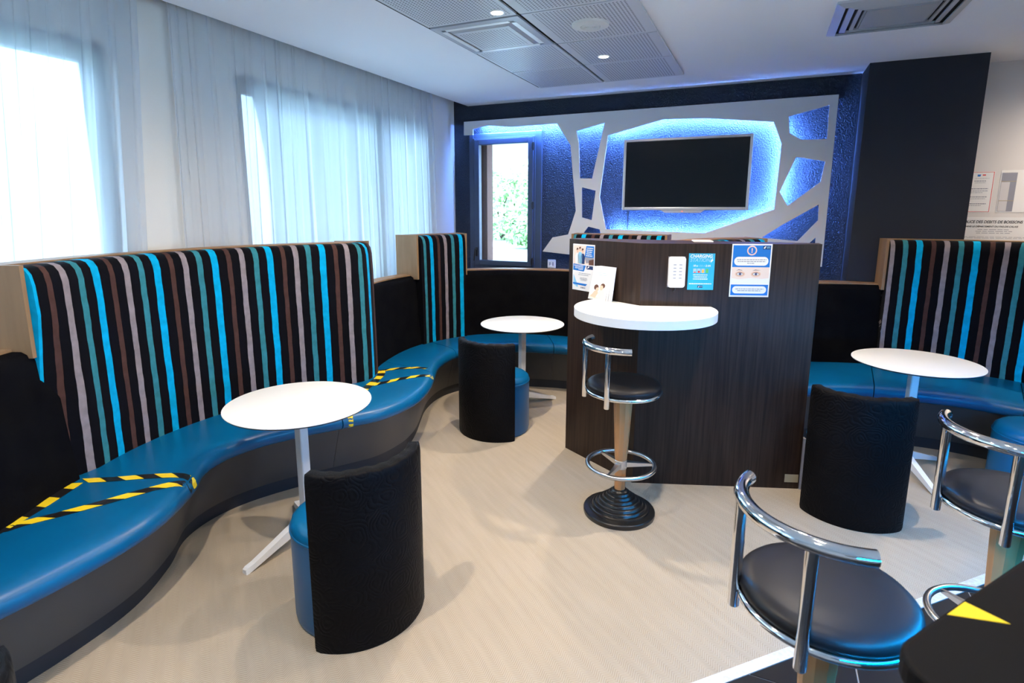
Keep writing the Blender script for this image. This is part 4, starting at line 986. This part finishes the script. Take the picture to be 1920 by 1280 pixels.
# yellow tape triangle on the bar top
tz = 1.0502
P_ = [(0.3345, 1.098), (0.378, 1.0545), (0.3335, 1.0275)]
yt = MB(); yt.v = []; 
def px_on(x, y, z):   # image pixel to a point on a horizontal plane (used once to size the tape)
    d = rt * ((x - _px) / F_PX) + dn * ((y - _py) / F_PX) + fw; k_ = (z - CAM_H) / d.z; return (d.x * k_, d.y * k_)
tri = [px_on(1776, 1152, tz), px_on(1809, 1128, tz), px_on(1895, 1170, tz)]
yt.prism(tri, tz, tz + 0.0006); tag(yt.build('tape_marker', 'tape_y'), 'yellow triangle of tape stuck on the black bar top', 'tape')

# ------------------------------------------------------------------ hazard tape on the seats
def bvh_of(objs):
    v = []; f = []
    for o in objs:
        b0 = len(v); v += [p_.co.copy() for p_ in o.data.vertices]; f += [tuple(b0 + i for i in p_.vertices) for p_ in o.data.polygons]
    return BVHTree.FromPolygons(v, f)
BV = bvh_of(lt)
def hazard(path, label, width=0.05, cell=0.078, slope=0.9, phase=0, drop=0.0):
    path = catmull(path, 8) if len(path) > 2 else [tuple(Vector(path[0]).lerp(Vector(path[1]), i / 8)) for i in range(9)]
    cum = [0.0]
    for a, b in zip(path, path[1:]): cum.append(cum[-1] + math.dist(a, b))
    def at(s_):
        s_ = max(0.0, min(cum[-1], s_)); i = max(k_ for k_ in range(len(cum)) if cum[k_] <= s_ + 1e-9); i = min(i, len(path) - 2)
        a, b = Vector(path[i]), Vector(path[i + 1]); d = (b - a).normalized(); return a + d * (s_ - cum[i]), d
    total = cum[-1] + drop
    def pt(s_, w_):
        over = max(0.0, s_ - cum[-1]); q, d = at(s_); p_ = q + Vector((-d.y, d.x)) * w_
        hit = BV.ray_cast(Vector((p_.x, p_.y, 1.0)), Vector((0, 0, -1)), 0.62)
        if over > 0 or hit[0] is None:
            # over the nose: follow the front of the cushion
            zz_ = 0.445 - over
            h2 = BV.find_nearest(Vector((p_.x, p_.y, max(zz_, 0.39))))
            q3 = h2[0] + h2[1] * 0.0015
            return (q3.x, q3.y, q3.z)
        return (p_.x, p_.y, hit[0].z + 0.0015)
    v = []; f = []; fm = []; nsub = 4; k = 0; sh = width * slope / 2
    s_ = -sh
    while s_ < total + sh:
        sa, sb = s_, s_ + cell
        for i in range(nsub):
            a0 = sa + (sb - sa) * i / nsub; a1 = sa + (sb - sa) * (i + 1) / nsub
            q = []
            for (a, w_, sg) in ((a0, -width / 2, -1), (a1, -width / 2, -1), (a1, 0, 0), (a0, 0, 0), (a1, width / 2, 1), (a0, width / 2, 1)):
                q.append(pt(min(max(a + sg * sh, 0), total), w_))
            if math.dist(q[0], q[1]) + math.dist(q[4], q[5]) < 1e-4: continue
            b0 = len(v); v += q; f += [(b0, b0 + 1, b0 + 2, b0 + 3), (b0 + 3, b0 + 2, b0 + 4, b0 + 5)]; fm += [(k + phase) % 2] * 2
        s_ += cell; k += 1
    o = mesh('hazard_tape', v, f, ['tape_y', 'tape_k'], fmats=fm)
    sd = o.modifiers.new('thickness', 'SOLIDIFY'); sd.thickness = 0.0006; sd.offset = 1
    return tag(o, label, 'tape', 'yellow and black hazard tapes on the seats')
hazard([(-2.60, 0.90), (-2.625, 1.02), (-2.665, 1.14), (-2.72, 1.27), (-2.775, 1.385)], 'yellow black tape along the low back on the nearest seat', 0.056, slope=0.2)
hazard([(-2.785, 1.40), (-2.648, 1.479), (-2.527, 1.562), (-2.41, 1.632), (-2.335, 1.655)], 'yellow black tape running to the nose of the nearest seat, inner strip', 0.046, slope=-1.2, drop=0.03)
hazard([(-2.625, 0.98), (-2.596, 1.09), (-2.535, 1.197), (-2.471, 1.325), (-2.415, 1.46), (-2.355, 1.575), (-2.315, 1.625)], 'yellow black tape across the middle of the nearest seat, outer strip', 0.05, slope=-1.2, phase=1, drop=0.03)
hazard([(-2.62, 3.47), (-2.555, 3.38), (-2.50, 3.24), (-2.46, 3.10), (-2.37, 2.85), (-2.27, 2.66), (-2.235, 2.61)], 'yellow black tape beside and under the front left table to the seat edge', 0.056, slope=0.2, drop=0.10)
hazard([(-2.45, 3.14), (-2.38, 3.28), (-2.335, 3.37), (-2.265, 3.47), (-2.205, 3.55)], 'yellow black tape across the second seat, near strip towards the nose', 0.05, slope=1.2, drop=0.02)
hazard([(-2.62, 3.46), (-2.55, 3.545), (-2.48, 3.60), (-2.40, 3.645), (-2.33, 3.665)], 'yellow black tape across the second seat, far strip below the low back', 0.046, slope=1.2, phase=1, drop=0.03)

# leaflets lying on top of the partition
for i, (x, y, rz) in enumerate(((-0.34, 3.72, 0.2),)):
    b = MB(); b.box(-0.055, 0.055, -0.075, 0.075, 0, 0.006)
    tag(b.build('leaflet_pile', 'paper', loc=(x, y, 1.5035), rotz=rz), 'small pile of white leaflets lying on the partition top', 'leaflets')

# ------------------------------------------------------------------ outside
g = MB(); g.box(-30, 30, -30, 32, -0.12, -0.07); struct(g.build('ground_outside', 'ground'), 'pale paving outside the windows')
ev = MB(); ev.box(-5.0, -1.2, WALL_Y + 0.25, 9.9, 2.60, 2.75); struct(ev.build('eaves_outside', 'plaster'), 'white eaves above the back window')
cn = MB(); cn.box(RX + 0.2, RX + 1.9, -3.0, 5.0, 2.72, 2.84); struct(cn.build('canopy_sky_block', 'plaster'), 'added unseen canopy blocking sky from the side glazing')  # added out of view so mostly ground light enters the side window
fa = MB(); fa.box(-10.6, -10, -12, 22, -0.07, 4.8); fao = struct(fa.build('facade_sky_block', 'facade'), 'added pale facade blocking bright sky behind the curtained windows')  # added to cut the sky brightness seen through the sheers
op = MB(); op.box(RX + 14, RX + 14.4, -14, 16, -0.07, 3.5); struct(op.build('wall_sky_block', 'cream'), 'added unseen pale wall blocking low sky at the side glazing')  # added out of view to hide horizon sky from the side window
tr_ = MB(); tr_.box(-16, 3, 8.7, 24, -0.07, 0.85); struct(tr_.build('terrace_outside', 'ground'), 'pale raised terrace outside the back window')
def bush(name, label, c, r, n, seed, trunk=True):
    rnd = random.Random(seed); t = thing(name, label, 'shrub', c, group='shrubs outside the windows')
    v = []; f = []
    for i in range(n):
        d = Vector((rnd.gauss(0, 1), rnd.gauss(0, 1), rnd.gauss(0, 1))).normalized(); q = Vector((d.x * r[0], d.y * r[1], d.z * r[2])) * rnd.uniform(0.62, 1.0)
        q *= 1.0 + 0.16 * math.sin(d.x * 7 + seed) * math.sin(d.z * 6)
        q.z += r[2]
        if q.z < 0.03: continue
        a = Vector((rnd.gauss(0, 1), rnd.gauss(0, 1), rnd.gauss(0, 0.6))).normalized(); b_ = a.cross(d).normalized(); s_ = rnd.uniform(0.05, 0.10)
        k_ = len(v); v += [q - a * s_, q + b_ * s_ * 0.5, q + a * s_, q - b_ * s_ * 0.5]; f.append((k_, k_ + 1, k_ + 2, k_ + 3))
    o = mesh('foliage', v, f, 'leaf', t); o['kind'] = 'stuff'
    b = MB()
    for k_ in range(5):
        a = 2 * PI * k_ / 5; b.tube([(0.08 * math.cos(a), 0.08 * math.sin(a), 0), (0.3 * r[0] * math.cos(a), 0.3 * r[1] * math.sin(a), r[2]), (0.6 * r[0] * math.cos(a + 0.4), 0.6 * r[1] * math.sin(a + 0.4), 1.6 * r[2])], [0.03, 0.02, 0.008], 6)
    b.build('stem', 'bark', t)
bush('leafy_shrub', 'leafy green shrub seen through the back window, nearest the path', (-4.55, 11.6, 0.85), (0.75, 0.6, 0.42), 2600, 1)
bush('leafy_shrub', 'tall green shrub seen through the back window, behind the path', (-6.6, 14.6, 0.85), (1.5, 1.2, 1.0), 4200, 2)
bush('leafy_shrub', 'green shrub outside at the right of the back window view', (-3.7, 15.2, 0.85), (1.3, 1.2, 0.9), 3600, 4)
bush('leafy_shrub', 'green shrub outside the left curtained window', (-8.0, 1.5, -0.07), (1.3, 1.9, 1.2), 1800, 5)
# daylight portals guide sampling of the sky through the window openings
if SKY_PORTALS:
    for nm, loc, rot, sx, sy in (('portal_a', (LEFT_X - 0.31, (W1[0] + W1[1]) / 2, (W1[2] + W1[3]) / 2), (0, -PI / 2, 0), W1[3] - W1[2], W1[1] - W1[0]),
                                 ('portal_b', (LEFT_X - 0.31, (W2[0] + W2[1]) / 2, (W2[2] + W2[3]) / 2), (0, -PI / 2, 0), W2[3] - W2[2], W2[1] - W2[0]),
                                 ('portal_c', ((WB[0] + WB[1]) / 2, WALL_Y + 0.24, (WB[2] + WB[3]) / 2), (-PI / 2, 0, 0), WB[1] - WB[0], WB[3] - WB[2]),
                                 ('portal_d', (RX + 0.21, 0.3, 1.375), (0, PI / 2, 0), 2.45, 3.8)):
        ld = bpy.data.lights.new(nm, 'AREA'); ld.shape = 'RECTANGLE'; ld.size = sx; ld.size_y = sy; ld.cycles.is_portal = True
        lo = bpy.data.objects.new(nm, ld); lo.location = loc; lo.rotation_euler = rot; link(lo)

# lettering curves become plain meshes
bpy.context.view_layer.update()
dg = bpy.context.evaluated_depsgraph_get()
for t in TEXTS:
    me = bpy.data.meshes.new_from_object(t.evaluated_get(dg)); cu = t.data
    n_ = bpy.data.objects.new('lettering', me); n_.location = t.location; n_.rotation_euler = t.rotation_euler; n_.scale = t.scale
    pr = t.parent; bpy.data.objects.remove(t); link(n_, pr); n_.name = 'lettering'
